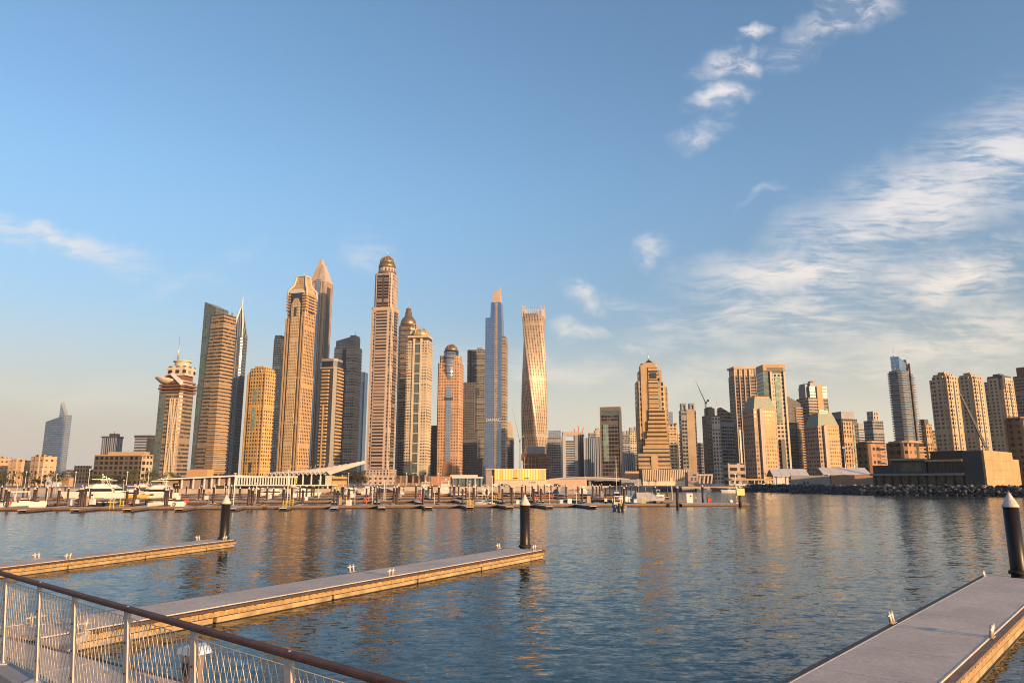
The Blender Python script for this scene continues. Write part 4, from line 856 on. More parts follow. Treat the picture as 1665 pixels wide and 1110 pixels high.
s = Site('striped_building', 'low white building with a band of yellow vertical stripes', 840, 400)
f_yel = fac('yellow_stripes', (.78, .55, .03), glass=(.80, .72, .50), fl=90, bay=1.5, fw=.55, fh=1, gr=.6, jit=.35, bump=.2)
s.box('striped_band', f_yel, 804, 888, 780, 762.5, -.4, 16); s.box('base_wall', m_cream, 804, 889, None, 780, 0, 16); s.box('grey_return', m_tintw, 790, 803.6, None, 763, 1, 16); s.box('roof_edge', m_white, 789.5, 888.5, 762.5, 761.7, -.6, 16.2)
s.box('service_slot', m_dark, 834, 842, 778, 776.5, -.6, 2); s.box('service_slot', m_dark, 853, 860, 778, 776.5, -.6, 2); s.box('side_wing', mat('salmon_wall', (.60, .40, .27), .8), 889.3, 955, None, 779, 3, 14)
s.box('wall_sign', m_grey, 860, 871, 785, 782.5, -.1, 1)
s = Site('glass_pavilion', 'glass pavilion with a flat white roof left of the striped building', 760, 395)
s.box('glass_wall', mat('pavilion_glass', (.16, .19, .20), .1, .3, var=.3, scale=.4), 737, 784, None, 777, 0, 12); s.box('roof', m_white, 735, 785, 777, 775, -1.5, 13); s.box('upper_roof', m_cream, 731, 775, 774.8, 771.5, 4, 14)
for px in (737, 748, 760, 772, 783): s.box('column', m_steel, px - .4, px + .4, None, 777, -1.2, -.8)
s = Site('road_bridge', 'low concrete road bridge arching over the channel mouth', 955, 480, 'bridge')
b = MB(); pts = [(893, 779.5), (910, 777.4), (935, 776.2), (965, 776), (995, 777), (1024, 779)]
for (xa, ya), (xb, yb) in zip(pts[:-1], pts[1:]): b.prism([(s.X(xa), 0), (s.X(xb), 0), (s.X(xb), 14), (s.X(xa), 14)], [s.Z(ya + 4.2), s.Z(yb + 4.2), s.Z(yb + 4.2), s.Z(ya + 4.2)], [s.Z(ya), s.Z(yb), s.Z(yb), s.Z(ya)], bottom=True)
b.build('deck', m_grey, s.o)
b = MB()
for (xa, ya), (xb, yb) in zip(pts[:-1], pts[1:]): b.prism([(s.X(xa), -.3), (s.X(xb), -.3), (s.X(xb), -.003), (s.X(xa), -.003)], [s.Z(ya + 1), s.Z(yb + 1), s.Z(yb + 1), s.Z(ya + 1)], [s.Z(ya - 1.2), s.Z(yb - 1.2), s.Z(yb - 1.2), s.Z(ya - 1.2)], bottom=True)
b.build('parapet', m_pink, s.o)
s.box('abutment', m_grey, 1010, 1042, None, 779, -1, 14); s.box('pier', m_grey, 958, 962, 792, 780, 3, 11); s.box('pier', m_grey, 920, 924, 792, 780, 3, 11); s.box('span_shade', m_dark, 893, 1012, None, 782, 13, 15)  # dark sheet behind the span, put in for the shade under the deck

# white tents, long walls, dark gallery building and sandstone block beside the rocks
def tent(label, xa, xb, yr, ye, D, n):
    s = Site('event_tent', label, (xa + xb) / 2, D, 'tent', -6); xs = [s.X(xa + (xb - xa) * k / n) for k in range(n + 1)]
    for k in range(n):
        b = MB(); x0, x1 = xs[k] + .06, xs[k + 1] - .06; zr, ze = s.Z(yr), s.Z(ye)
        prof = [(0, ze), (0, ze + .12), (7, zr + .12), (14, ze + .12), (14, ze), (7, zr)]
        A = [(x0, p[0], p[1]) for p in prof]; B = [(x1, p[0], p[1]) for p in prof]; b.face(list(reversed(A))); b.face(B)
        for i in range(6): j = (i + 1) % 6; b.face([A[i], A[j], B[j], B[i]])
        b.build('roof_panel', m_tentw, s.o)
    for k in range(n + 1): b = MB(); b.box(xs[k] - .12, xs[k] + .12, .1, .34, -.2, s.Z(ye)); b.build('post', m_white, s.o)
    return s
m_tentw = mat('tent_fabric', (.66, .62, .60), .7, var=.06, scale=.4)
s = tent('white ridged event tent with open sides, the one next to the parked shade roof', 1259, 1317, 762, 774.5, 330, 4); s.box('curtain_wall', m_white, 1262, 1284, None, 776, 2, 3)
tent('white ridged event tent standing behind the brown garden wall', 1341, 1416, 760, 771, 335, 5)
s = Site('garden_wall', 'long grey and brown blank wall behind the rock slope', 1350, 312, 'wall', -4)
s.box('grey_wall', m_grey, 1288, 1351, None, 772.5, 0, 1.2); s.box('brown_wall', mat('brown_brick_wall', (.30, .20, .15), .85), 1351.5, 1425, None, 771.8, -.3, 1); s.box('niche', m_dark, 1307, 1310, 787, 782, -.2, .5); s.box('niche', m_dark, 1313, 1316, 787, 782, -.2, .5)
s = Site('shade_roof', 'low flat shade roof over parked cars on the dark quay', 1225, 400, 'shelter'); s.box('roof', m_tan, 1190, 1262, 780.5, 778, 0, 8)
for k in range(7): s.box('post', m_white, 1194 + k * 11, 1194.8 + k * 11, None, 780.5, .2, .6)
s = Site('arched_pavilion', 'small pale pavilion with angled legs below the charcoal twin towers', 1146, 420); s.box('roof', m_pink, 1133, 1160, 773, 770.5, 0, 9)
for px in (1137, 1144, 1150, 1156):
    b = MB(); b.bar((s.X(px), 1, -.3), (s.X(px + 3), 1, s.Z(773)), .9, .9); b.build('leg', m_pink, s.o)
s = Site('brick_building', 'small mauve brick building left of the pale pavilion', 1127, 440); s.box('wall', m_tintw, 1119, 1136, None, 767, 0, 8)
for px in (1124, 1130): s.box('window', m_dark, px, px + 2.6, 781, 776, -.12, .5)

ga = empty('gallery_building', (162, 250, LAND), R(41), 'long dark modern building with glass storeys and a sandstone end block', 'gallery')
def gz(py, y): return CAMZ + (HOR - py) / F * y - LAND
def gbox(name, m, x0, x1, s0, s1, z0, z1): b = MB(); b.box(x0, x1, s0, s1, z0, z1); return b.build(name, m, ga)
m_char = mat('charcoal_panel', (.055, .055, .06), .5, var=.15, scale=.3)
m_sand = mat('sandstone_panels', (.50, .33, .16), .8, var=.16, scale=.18)
gbox('stone_block', m_sand, .02, 32, -.02, 6.3, -.5, 13.2); gbox('stone_annex', m_sand, 32, 44, 1.2, 6.3, -.5, 10.8)
for z in (3.3, 6.6, 9.9): gbox('stone_joint', mat('brown_joint', (.22, .15, .08), .9), -.0, 32.02, -.035, .2, z, z + .08)  # darker brown joint lines between the sandstone panels
for x in (8, 16, 24): gbox('stone_joint', MATS['brown_joint'], x, x + .08, -.035, .2, -.4, 13)
gbox('corner_mass', m_char, -.35, 9, .5, 6.5, -.5, 13.0)
gbox('terrace_floor', m_grey, -1.0, 9, 6.5, 38.5, 4.8, 5.5); gbox('glass_storey', m_dglass, -.2, 9, 6.5, 18, 5.5, 9.6); gbox('roof_edge', m_tan, -1.4, 10, 6.5, 18.4, 9.6, 10.3)
gbox('upper_glass', m_dglass, 2.2, 9, 6.5, 17.6, 10.3, 13.0); gbox('upper_roof', m_char, 1.8, 9.4, 6.5, 17.9, 13.0, 13.4)
gbox('panel_storey', m_char, -.7, 9, 18.4, 30, 5.5, 10.2); gbox('panel_window', mat('brown_glass', (.10, .08, .06), .25, var=.4, scale=.5), -.85, 1, 20, 27, 6.2, 9.4); gbox('panel_roof', m_tan, -1.6, 10, 18.41, 30.6, 10.21, 10.9)
gbox('end_storey', m_char, .2, 9, 30, 37.5, 5.5, 8.6); gbox('ground_glass', mat('shopfront_glass', (.07, .06, .045), .2, var=.7, scale=.8), .6, 9, 6.5, 38, -.5, 4.8)
for k in range(6): gbox('panel_joint', m_grey, -.74, -.71, 19.5 + k * 1.9, 19.56 + k * 1.9, 5.6, 10.1)
for k in range(9): gbox('mullion', m_char, -.32, -.19, 7.2 + k * 1.3, 7.32 + k * 1.3, 5.5, 9.6)
for k in range(11): gbox('column', m_char, -.55, -.2, 7 + k * 3, 7.4 + k * 3, -.5, 4.8)
s = Site('mobile_crane', 'long slanting lattice crane boom rising behind the sandstone block', 1620, 300, 'crane')
b = MB(); a_, e_ = Vector((0, 0, s.Z(752))), Vector((s.X(1578), 0, AT(1578, 640, 300).z - LAND)); n = 18
for dx, dy in ((-.45, -.45), (.45, -.45), (.45, .45), (-.45, .45)): b.bar(a_ + Vector((dx, dy, 0)), e_ + Vector((dx * .3, dy * .3, 0)), .22, .22)
for i in range(n): p, q = a_.lerp(e_, i / n), a_.lerp(e_, (i + 1) / n); b.bar(p + Vector((-.4, 0, 0)), q + Vector((.4, 0, 0)), .16, .16); b.bar(p + Vector((0, -.4, 0)), q + Vector((0, .4, 0)), .16, .16)
b.build('boom_lattice', m_dark, s.o); b = MB(); b.box(-4, 3, -1.5, 1.5, .6, 3.0); b.box(-3, -1, -1.4, 1.4, 3.0, s.Z(752) + .3); b.build('carrier', m_yel, s.o); b = MB(); b.tube([e_, (e_.x + .6, 0, 9)], .09, 5); b.build('hoist_cable', m_dark, s.o)
for px in (1377, 1391):
    s = Site('flood_mast', 'pale floodlight mast left of the brown hotel, %s' % ('the one over the tent ridge' if px == 1377 else 'the one nearer the hotel'), px, 420, 'light mast')
    b = MB(); b.tube([(0, 0, -.2), (0, 0, s.Z(729))], [.3, .18], 8); b.build('pole', m_steel, s.o); b = MB(); b.box(-1, 1, -.3, .3, s.Z(729), s.Z(725.5)); b.build('lamp_head', m_grey, s.o)

# rock slope
rock = MB(); line = [Vector((109, 349, 0)), Vector((124, 264, 0)), Vector((160, 228, 0)), Vector((228, 170, 0))]
import bmesh
bmi = bmesh.new(); bmesh.ops.create_icosphere(bmi, subdivisions=1, radius=1.0); ico_v = [v.co.copy() for v in bmi.verts]; ico_f = [tuple(v.index for v in f.verts) for f in bmi.faces]; bmi.free()
def stone(b, c, r, m):
    i0 = len(b.v); o = Vector((rnd.uniform(-50, 50), rnd.uniform(-50, 50), 0)); sx, sy, sz = rnd.uniform(.75, 1.35), rnd.uniform(.75, 1.3), rnd.uniform(.6, .95); a = rnd.uniform(0, 6.28); ca, sa = math.cos(a), math.sin(a)
    for v in ico_v:
        k = r * (1 + .55 * mnoise.noise(v * 1.1 + o)); x, y, z = v.x * sx * k, v.y * sy * k, v.z * sz * k; b.v.append((c[0] + x * ca - y * sa, c[1] + x * sa + y * ca, c[2] + z))
    for f in ico_f: b.f.append(tuple(i0 + q for q in f)); b.uv.append([(0, 0)] * 3); b.mi.append(m); b.sm.append(False)
tot = 0
for p, q in zip(line[:-1], line[1:]):
    d = (q - p); L = d.length; d.normalize(); nn = Vector((-d.y, d.x, 0)); nn = -nn if nn.x < 0 else nn
    for k in range(int(L / .85)):
        for r_ in range(8):
            t = r_ / 7; c = p + d * (k * .85 + rnd.uniform(-.5, .5)) + nn * (t * 6.0 - 1.2 + rnd.uniform(-.4, .4)); stone(rock, (c.x, c.y, -.4 + t * 3.3 + rnd.uniform(-.3, .3)), rnd.uniform(.45, .95), 2 if r_ < 3 else (3 if r_ == 7 and rnd.random() < .3 else rnd.randint(0, 1)))
tag(rock.build('rock_slope', [mat('grey_boulder', (.055, .055, .06), .9, var=.4, scale=.6), mat('pale_boulder', (.10, .097, .095), .9, var=.35, scale=.6), mat('wet_boulder', (.018, .017, .016), .5, var=.4, scale=.6), mat('crest_boulder', (.36, .31, .25), .9, var=.3, scale=.6)]), 'slope of piled grey boulders along the waterline', kind='stuff')
b = MB(); lp = [(113, 351), (130, 268), (165, 233), (233, 175)]
for (xa, ya), (xb, yb) in zip(lp[:-1], lp[1:]): b.prism([(xa, ya), (xb, yb), (xb + 3, yb + 4), (xa + 3, ya + 4)], LAND - .5, 2.8)
tag(b.build('embankment', m_grey), kind='structure', label='low embankment behind the boulders')
s = Site('quay_wall', 'dark grey quay wall with a low parapet below the ribbed podium', 1170, 341, 'quay wall', 0, 0); b = MB(); 
q0, q1, q2 = Vector((67.5, 351.2, 0)), Vector((78, 337.2, 0)), Vector((113, 344.5, 0))
for p, q in ((q0, q1), (q1, q2)): b.bar((p.x - s.c.x, p.y - 341, .6), (q.x - s.c.x, q.y - 341, .6), .8, 2.2)
b.build('wall', m_dark, s.o); b = MB()  # quay wall in the plain dark cladding grey
for p, q in ((q0, q1), (q1, q2)): b.bar((p.x - s.c.x, p.y - 341 + .2, 2.05), (q.x - s.c.x, q.y - 341 + .2, 2.05), .5, .7)
b.build('parapet', m_tintw, s.o)

# ------------------------------------------------------------------ trees
m_bark = mat('bark', (.12, .08, .05), .9); m_leaf = mat('dusty_leaves', (.075, .075, .035), .8, var=.5, scale=.8); m_leafd = mat('dark_leaves', (.04, .055, .025), .8, var=.5, scale=.8)
def tree_mesh(h, r, n, m, label):
    o = empty('tree', (0, 0, -50), 0, label, 'tree')
    b = MB(); b.tube([(0, 0, -.3), (.1, .05, h * .3), (0, .1, h * .65)], [.16, .12, .05], 6)
    for k in range(5): a = k * 1.3; b.tube([(.05, .05, h * (.3 + .05 * k)), (math.cos(a) * r * .6, math.sin(a) * r * .6, h * (.55 + .06 * k))], [.07, .02], 5)
    b.build('trunk', m_bark, o)
    b = MB(); cl = [(rnd.gauss(0, r * .42), rnd.gauss(0, r * .42), h * rnd.uniform(.45, .95)) for k in range(9)]
    for k in range(n):
        c = rnd.choice(cl); p = Vector(c) + Vector((rnd.gauss(0, r * .22), rnd.gauss(0, r * .22), rnd.gauss(0, h * .07)))
        u = Vector((rnd.uniform(-1, 1), rnd.uniform(-1, 1), rnd.uniform(-1, 1))).normalized() * rnd.uniform(.12, .30); v = u.orthogonal().normalized() * u.length * .6
        b.face([p - u, p + v, p + u, p - v])
    b.build('crown', m, o); return o
def palm_mesh(h, label):
    o = empty('palm_tree', (0, 0, -50), 0, label, 'palm tree'); b = MB(); b.tube([(0, 0, -.3), (.15, 0, h * .5), (0, 0, h)], [.2, .15, .13], 7); b.build('trunk', m_bark, o)
    b = MB()
    for k in range(18):
        a = k * 2.4; L = 2.3; el = .9 - 1.5 * (k / 18); prev = Vector((0, 0, h)); d = Vector((math.cos(a) * math.cos(el), math.sin(a) * math.cos(el), math.sin(el)))
        for q in range(4):
            nx = prev + d * (L / 4); w_ = Vector((-math.sin(a), math.cos(a), 0)) * (.32 * (1 - q / 4.5)); b.face([prev - w_, prev + w_ , nx + w_ * .7, nx - w_ * .7]); prev = nx; d = (d + Vector((0, 0, -.38))).normalized()
    b.build('crown', m_leafd, o); return o
TR = [tree_mesh(5.5, 2.2, 420, m_leaf, ''), tree_mesh(4.2, 2.6, 420, m_leafd, ''), tree_mesh(7.0, 2.4, 460, m_leaf, '')]
PM = [palm_mesh(6.5, ''), palm_mesh(8.5, '')]
used = {}
def plant(src, px, D, label, sc=1.0, group=None):
    c = AT(px, 785, D); loc = (c.x, D, LAND)
    if src.name not in used: used[src.name] = 1; src.location = loc; src.rotation_euler = (0, 0, rnd.uniform(0, 6)); src.scale = (sc,) * 3; src['label'] = label; src['group'] = group or 'trees'; return src
    return dup(src, loc, rnd.uniform(0, 6), sc, label, group)
for k in range(34): plant(TR[k % 3], rnd.uniform(-8, 252), rnd.uniform(345, 430), 'dusty green broadleaf tree in the belt before the long low hotel', rnd.uniform(.8, 1.25), 'waterfront trees before the hotel')
for k in range(8): plant(TR[k % 2], 574 + k * 2.4, rnd.uniform(420, 440), 'dark green tree in the clump left of the rosy stone podium', rnd.uniform(1.1, 1.6), 'dark trees beside the podium')
for k in range(7): plant(TR[(k + 1) % 3], 1198 + k * 13 + rnd.uniform(-4, 4), rnd.uniform(405, 440), 'low green tree behind the shade roof on the dark quay', rnd.uniform(.8, 1.3), 'trees behind the shade roof')
for k in range(4): plant(TR[k % 3], 1322 + k * 5, rnd.uniform(350, 365), 'green tree between the two white tents', rnd.uniform(.8, 1.2), 'trees between the tents')
for k in range(7): plant(PM[k % 2], 20 + k * 13 + rnd.uniform(-3, 3), rnd.uniform(350, 400), 'palm tree in front of the honey coloured apartment blocks', rnd.uniform(.8, 1.0), 'palms before the apartment blocks')
for k in range(6): plant(PM[k % 2], 648 + k * 9 + rnd.uniform(-2, 2), rnd.uniform(450, 490), 'palm tree on the arcade terrace at the foot of cream tower', rnd.uniform(.8, 1.1), 'palms on the arcade terrace')
for k in range(5): plant(TR[k % 3], 262 + k * 9, rnd.uniform(320, 360), 'dusty tree behind the mauve clubhouse wing', rnd.uniform(.8, 1.1), 'trees behind the clubhouse')
plant(PM[0], 1652, 300, 'palm tree beside the sandstone block', .9, 'lone palm')
# ------------------------------------------------------------------ quayside lamps, cars
def pole_thing(name, label, cat, px, yb, yt, zb, m, r=.11, group=None, head=False):
    p = P(px, yb, zb); zt = AT(px, yt, p.y).z; o = empty(name, p, 0, label, cat, group)
    b = MB(); b.tube([(0, 0, 0), (0, 0, zt - zb)], [r, r * .6], 6); b.build('pole', m, o)
    b = MB()
    if head: b.lathe([(.02, zt - zb - .1), (.35, zt - zb), (.3, zt - zb + .5), (.02, zt - zb + .6)], 10)
    else: b.box(-.22, .22, -.12, .12, zt - zb, zt - zb + .14)
    b.build('lamp_head', m_white, o); b = MB(); b.box(-.18, .18, -.18, .18, -.02, .12); b.build('base_plate', m_steel, o); return o
for k, px in enumerate((13, 40, 66, 90, 121, 143, 165, 205, 240)):
    D = 318 if px > 120 else 340; c = AT(px, 785, D); yb = HOR + (CAMZ - LAND) * F / D
    pole_thing('street_lamp', 'white street lamp with round head along the tree lined shore', 'street lamp', px, yb, yb - 20 - (k % 3) * 4, LAND, m_white, .16, 'street lamps along the tree lined shore', True)
for k, px in enumerate((556, 566, 608, 660, 692, 712)):
    yb = HOR + (CAMZ - LAND) * F / 385; pole_thing('street_lamp', 'white street lamp with round head before the stone podium and arcade', 'street lamp', px, yb, yb - 17 - (k % 2) * 4, LAND, m_white, .16, 'street lamps before the podium and arcade', True)
def car_mesh(m):
    o = empty('parked_car', (0, 0, -50), 0, '', 'car'); b = MB()
    pr = [(-2.2, .35), (2.2, .35), (2.25, .75), (1.3, .92), (.6, 1.45), (-1.2, 1.45), (-1.9, .95), (-2.2, .9)]
    A = [(p[0], -.85, p[1]) for p in pr]; B = [(p[0], .85, p[1]) for p in pr]; b.face(A); b.face(list(reversed(B)))
    for i in range(8): j = (i + 1) % 8; b.face([A[j], A[i], B[i], B[j]])
    b.build('body', m, o); b = MB(); b.prism([(-1.35, -.87), (.95, -.87), (.95, .87), (-1.35, .87)], .98, 1.36, top=[(-1.1, -.8), (.62, -.8), (.62, .8), (-1.1, .8)], bottom=True); b.build('window', m_dglass, o)
    for x in (-1.35, 1.35):
        for y in (-.8, .8): b = MB(); b.tube([(x, y - .12, .33), (x, y + .12, .33)], .33, 12); b.build('wheel', m_dark, o)
    return o
cars = [car_mesh(mat('white_car_paint', (.7, .7, .68), .3, coat=.5)), car_mesh(mat('black_car_paint', (.03, .03, .035), .3, coat=.5)), car_mesh(mat('silver_car_paint', (.4, .4, .42), .3, .5, coat=.5))]
for i, (px, D, rz) in enumerate(((806, 385, .1), (816, 386, 0), (824, 384, .1), (893, 384, .2), (905, 386, 0), (1200, 395, .1), (1212, 396, 0), (1221, 395, .1), (1230, 396, 0), (1241, 395, .05), (1250, 396, 0), (1256, 395, 0))):
    src = cars[i % 3]; c = AT(px, 785, D); cn = ('white', 'black', 'silver')[i % 3]; where = 'before the striped building' if px < 1000 else 'under the shade roof on the dark quay'
    lab, g = '%s car parked %s' % (cn, where), 'cars parked ' + where
    if i < 3: src.location = (c.x, D, LAND); src.rotation_euler = (0, 0, rz); src['label'] = lab; src['group'] = g
    else: dup(src, (c.x, D, LAND), rz, 1, lab, g)
# ------------------------------------------------------------------ pontoons
def wood_mat(name, base, stretch):
    m = bpy.data.materials.new(name); m.use_nodes = True; t = NT(m.node_tree); b = t.n['Principled BSDF']
    oc = t.node('ShaderNodeTexCoord').outputs['Object']
    g = t.noise(t.mapping(oc, scale=stretch), 3.0, 8.0, .65, .4); st = t.noise(t.mapping(oc, scale=(6, 6, .8)), 1.0, 4, .6)
    k = t.math('MULTIPLY', t.ramp(g, .25, .8, .62, 1.22), t.ramp(st, .3, .75, .72, 1.12))
    cm = t.node('ShaderNodeVectorMath', operation='SCALE'); cm.inputs[0].default_value = [x * .78 for x in base]; t.l.new(k, cm.inputs['Scale']); t.l.new(cm.outputs[0], b.inputs['Base Color'])
    b.inputs['Roughness'].default_value = .75
    bn = t.node('ShaderNodeBump'); bn.inputs['Strength'].default_value = .5; bn.inputs['Distance'].default_value = .01; t.l.new(g, bn.inputs['Height']); t.l.new(bn.outputs[0], b.inputs['Normal'])
    return m
def deck_mat():
    m = bpy.data.materials.new('grey_grating'); m.use_nodes = True; t = NT(m.node_tree); b = t.n['Principled BSDF']
    oc = t.node('ShaderNodeTexCoord').outputs['Object']
    big = t.ramp(t.noise(oc, .55, 5, .6), .3, .7, .86, 1.1); fine = t.ramp(t.noise(t.mapping(oc, scale=(3.2, 1, 1)), 9, 6, .75), .3, .7, .72, 1.26)
    spots = t.ramp(t.noise(t.mapping(oc, scale=(2.5, 1, 1)), 5.0, 5, .7), .63, .72, 0, .6)
    cm = t.node('ShaderNodeVectorMath', operation='SCALE'); cm.inputs[0].default_value = (.53, .44, .37); t.l.new(t.math('MULTIPLY', big, fine), cm.inputs['Scale'])
    t.l.new(t.mix(spots, cm.outputs[0], (.68, .62, .58, 1)), b.inputs['Base Color']); b.inputs['Roughness'].default_value = .8
    bn = t.node('ShaderNodeBump'); bn.inputs['Strength'].default_value = .6; bn.inputs['Distance'].default_value = .008
    wv = t.node('ShaderNodeTexWave', wave_type='BANDS', bands_direction='X'); wv.inputs['Scale'].default_value = 6.0; t.l.new(oc, wv.inputs['Vector'])
    t.l.new(t.math('ADD', wv.outputs['Fac'], fine), bn.inputs['Height']); t.l.new(bn.outputs[0], b.inputs['Normal'])
    return m
m_wood = wood_mat('weathered_gold_timber', (.52, .33, .13), (.5, 8, 8)); m_woodd = wood_mat('weathered_brown_timber', (.26, .17, .12), (.5, 8, 8))
m_woodx = wood_mat('shaded_brown_timber', (.10, .065, .05), (.5, 8, 8)); m_deck = deck_mat(); m_strip = mat('pale_edge_strip', (.62, .56, .50), .6, var=.15, scale=3); m_float = mat('stained_concrete_float', (.42, .31, .17), .85, var=.35, scale=1.8, bump=.4); m_slot = mat('black_rubber', (.02, .018, .016), .7)
m_cleat = mat('cast_aluminium', (.70, .60, .50), .45, .35, var=.1, scale=4)
def pontoon(name, label, root, u, L, w, fine=True, group=None, cat='pontoon', fl=5.4, end=True, edge=None):
    u = Vector((u[0], u[1], 0)).normalized(); o = empty(name, (root[0], root[1], 0), math.atan2(u.y, u.x), label, cat, group); h = w / 2
    b = MB(); n = max(1, round(L / 3.0)); e = .2 if fine else .06
    for k in range(n): b.box(L * k / n + (.012 if fine else 0), L * (k + 1) / n - (.012 if fine else 0), -h + e + (.042 if edge else .012), h - e - (.042 if edge else .012), .40, .50)
    d = b.build('deck', m_deck, o); 
    if fine:
        for sgn in (-1, 1):
            b = MB(); m_ = int(L / 4.2)
            for k in range(m_): x0, x1 = L * k / m_, L * (k + 1) / m_ - .008; b.box(x0, x1, min(sgn * (h - e), sgn * h), max(sgn * (h - e), sgn * h), .40, .47)
            b.build('edge_plank', edge or m_woodx, o)  # dark brown plank, its colour darkened further to carry the edge's shade
            if edge: b = MB(); y = sgn * (h - e + .002); b.box(.02, L - .02, min(y, y - sgn * .035), max(y, y - sgn * .035), .47, .506); b.build('edge_strip', m_strip, o)
            b = MB()
            for k in range(m_): x0, x1 = L * k / m_, L * (k + 1) / m_ - .02; y = sgn * (h - .035); b.box(x0, x1, min(y, y - sgn * .08), max(y, y - sgn * .08), .215, .372)
            b.build('waler_plank', m_wood, o)
            b = MB(); y = sgn * (h - .09); b.box(.05, L - .05, min(y, y - sgn * .06), max(y, y - sgn * .06), .16, .40); b.build('backing_strip', m_slot, o)
            b = MB(); k = .25
            while k < L: b.box(k, k + .05, min(sgn * (h - .033), sgn * (h - .026)), max(sgn * (h - .033), sgn * (h - .026)), .345, .372); k += .42
            b.build('bolt', m_slot, o)
        if end: b = MB(); b.box(L, L + .05, -h, h, .22, .485); b.build('end_plank', m_woodd, o)
        k = 0.1
        while k < L - .5:
            b = MB(); b.prism(chrect(k, min(k + fl - .14, L - .15), -h + .05, h - .05, .03), -.5, .185); f_ = b.build('float', m_float, o)
            b = MB(); b.prism(chrect(k - .004, min(k + fl - .14, L - .15) + .004, -h + .046, h - .046, .03), -.4, .035 + rnd.uniform(-.008, .008), cap=True); b.build('tide_stain', m_slot, f_); k += fl
    else:
        for sgn in (-1, 1): b = MB(); b.box(0, L, min(sgn * (h - .07), sgn * h), max(sgn * (h - .07), sgn * h), .16, .49); b.build('waler_plank', m_wood2, o)
        b = MB(); b.box(.1, L - .1, -h + .1, h - .1, -.4, .155); b.build('float', m_slot, o)
    return o
m_wood2 = wood_mat('far_brown_timber', (.24, .14, .08), (.5, 4, 4))
NF = ((-24.2, 35.6), (.267, .964))
uM, uL, uR = Vector((.496, .868, 0)), Vector((.272, .962, 0)), Vector((.662, .7495, 0))
rootM = Vector((.85, 45.4, 0)) - uM * 28.7; rootL = Vector((-20.55, 52.8, 0)) - uL * 30; rootR = Vector((21.45, 31.85, 0)) - uR * 30
pM = pontoon('finger_pontoon', 'long grey finger pontoon across the middle of the basin with golden timber side', rootM, uM, 28.7, 2.62)
pL = pontoon('finger_pontoon', 'grey finger pontoon beyond the railing, the farther of the two with golden sides', rootL, uL, 30, 2.3)
pR = pontoon('finger_pontoon', 'broad grey finger pontoon filling the lower corner beside the open water', rootR, uR, 30, 2.72, edge=m_woodd)
mdir = Vector((.84, -.543, 0)); mn = Vector((-.543, -.84, 0))
pont = pontoon('walkway_pontoon', 'grey walkway pontoon seen through the mesh of the railing', Vector((-13.47, 20.32, 0)) - mdir * 16 + mn * 1.5, mdir, 36, 3.0)
for sgn in (-1, 1):            # triangular braces where the finger meets the walkway
    b = MB(); q = [(-.1, sgn * 1.32), (1.3, sgn * 1.32), (-.1, sgn * 2.5)]; q = q if sgn > 0 else q[::-1]; b.prism(q, .30, .485); b.build('gusset', m_deck, pM)

# cleats
def make_cleat():
    o = empty('dock_cleat', (0, 0, -50)); 
    b = MB(); b.box(-.21, .21, -.07, .07, 0, .02); b.build('base_plate', m_cleat, o)
    for sx in (-1, 1): b = MB(); b.tube([(sx * .11, 0, .01), (sx * .115, -.02, .16), (sx * .12, -.05, .33)], [.05, .043, .045], 8); b.build('post', m_cleat, o)
    b = MB(); b.tube([(-.27, -.035, .215), (-.12, -.03, .225), (.12, -.03, .225), (.27, -.035, .215)], [.022, .03, .03, .022], 8); b.build('horn', m_cleat, o)
    return o
cl0 = make_cleat(); first = True
def cleat(px, py, u, label, flip=1, sc=1.0, group=None):
    global first
    p = P(px, py, .5); p.z = .492; rz = math.atan2(u.y, u.x) + (math.pi if flip < 0 else 0)
    if first: first = False; cl0.location = p; cl0.rotation_euler = (0, 0, rz); cl0['label'] = label; cl0['category'] = 'cleat'; cl0['group'] = 'mooring cleats'; cl0.scale = (sc,) * 3; return
    o = dup(cl0, p, rz, sc, label, 'mooring cleats')
cleat(572, 929, uM, 'pale metal cleat on the far edge of the middle finger pontoon, halfway along', -1)
cleat(635, 935.5, uM, 'pale metal cleat on the golden timber edge of the middle finger pontoon, halfway along', 1)
cleat(811, 891.5, uM, 'pale metal cleat on the far edge near the tip of the middle finger pontoon', -1)
cleat(868, 894, uM, 'pale metal cleat at the foot of the pile on the middle finger pontoon', 1)
cleat(60, 908, uL, 'pale metal cleat on the far edge of the farther finger pontoon, close to the railing', -1)
cleat(110, 909, uL, 'pale metal cleat on the golden edge of the farther finger pontoon, close to the railing', 1)
cleat(322, 878, uL, 'pale metal cleat on the far edge near the tip of the farther finger pontoon', -1)
cleat(365, 878.5, uL, 'pale metal cleat beside the pile on the farther finger pontoon', 1)
cleat(1451, 1012, uR, 'pale metal cleat on the water edge of the broad corner pontoon', -1)
cleat(1612, 1035, uR, 'pale metal cleat on the brown timber edge of the broad corner pontoon', 1)
cleat(1601, 937, uR, 'small pale cleat at the far corner of the broad corner pontoon', -1, .8)
cleat(58, 1016, uM, 'pale metal cleat behind the railing mesh, the one farther from the walkway', -1, 1.05)
cleat(130, 1028, uM, 'pale metal cleat behind the railing mesh at the root of the middle finger pontoon', 1, 1.05)

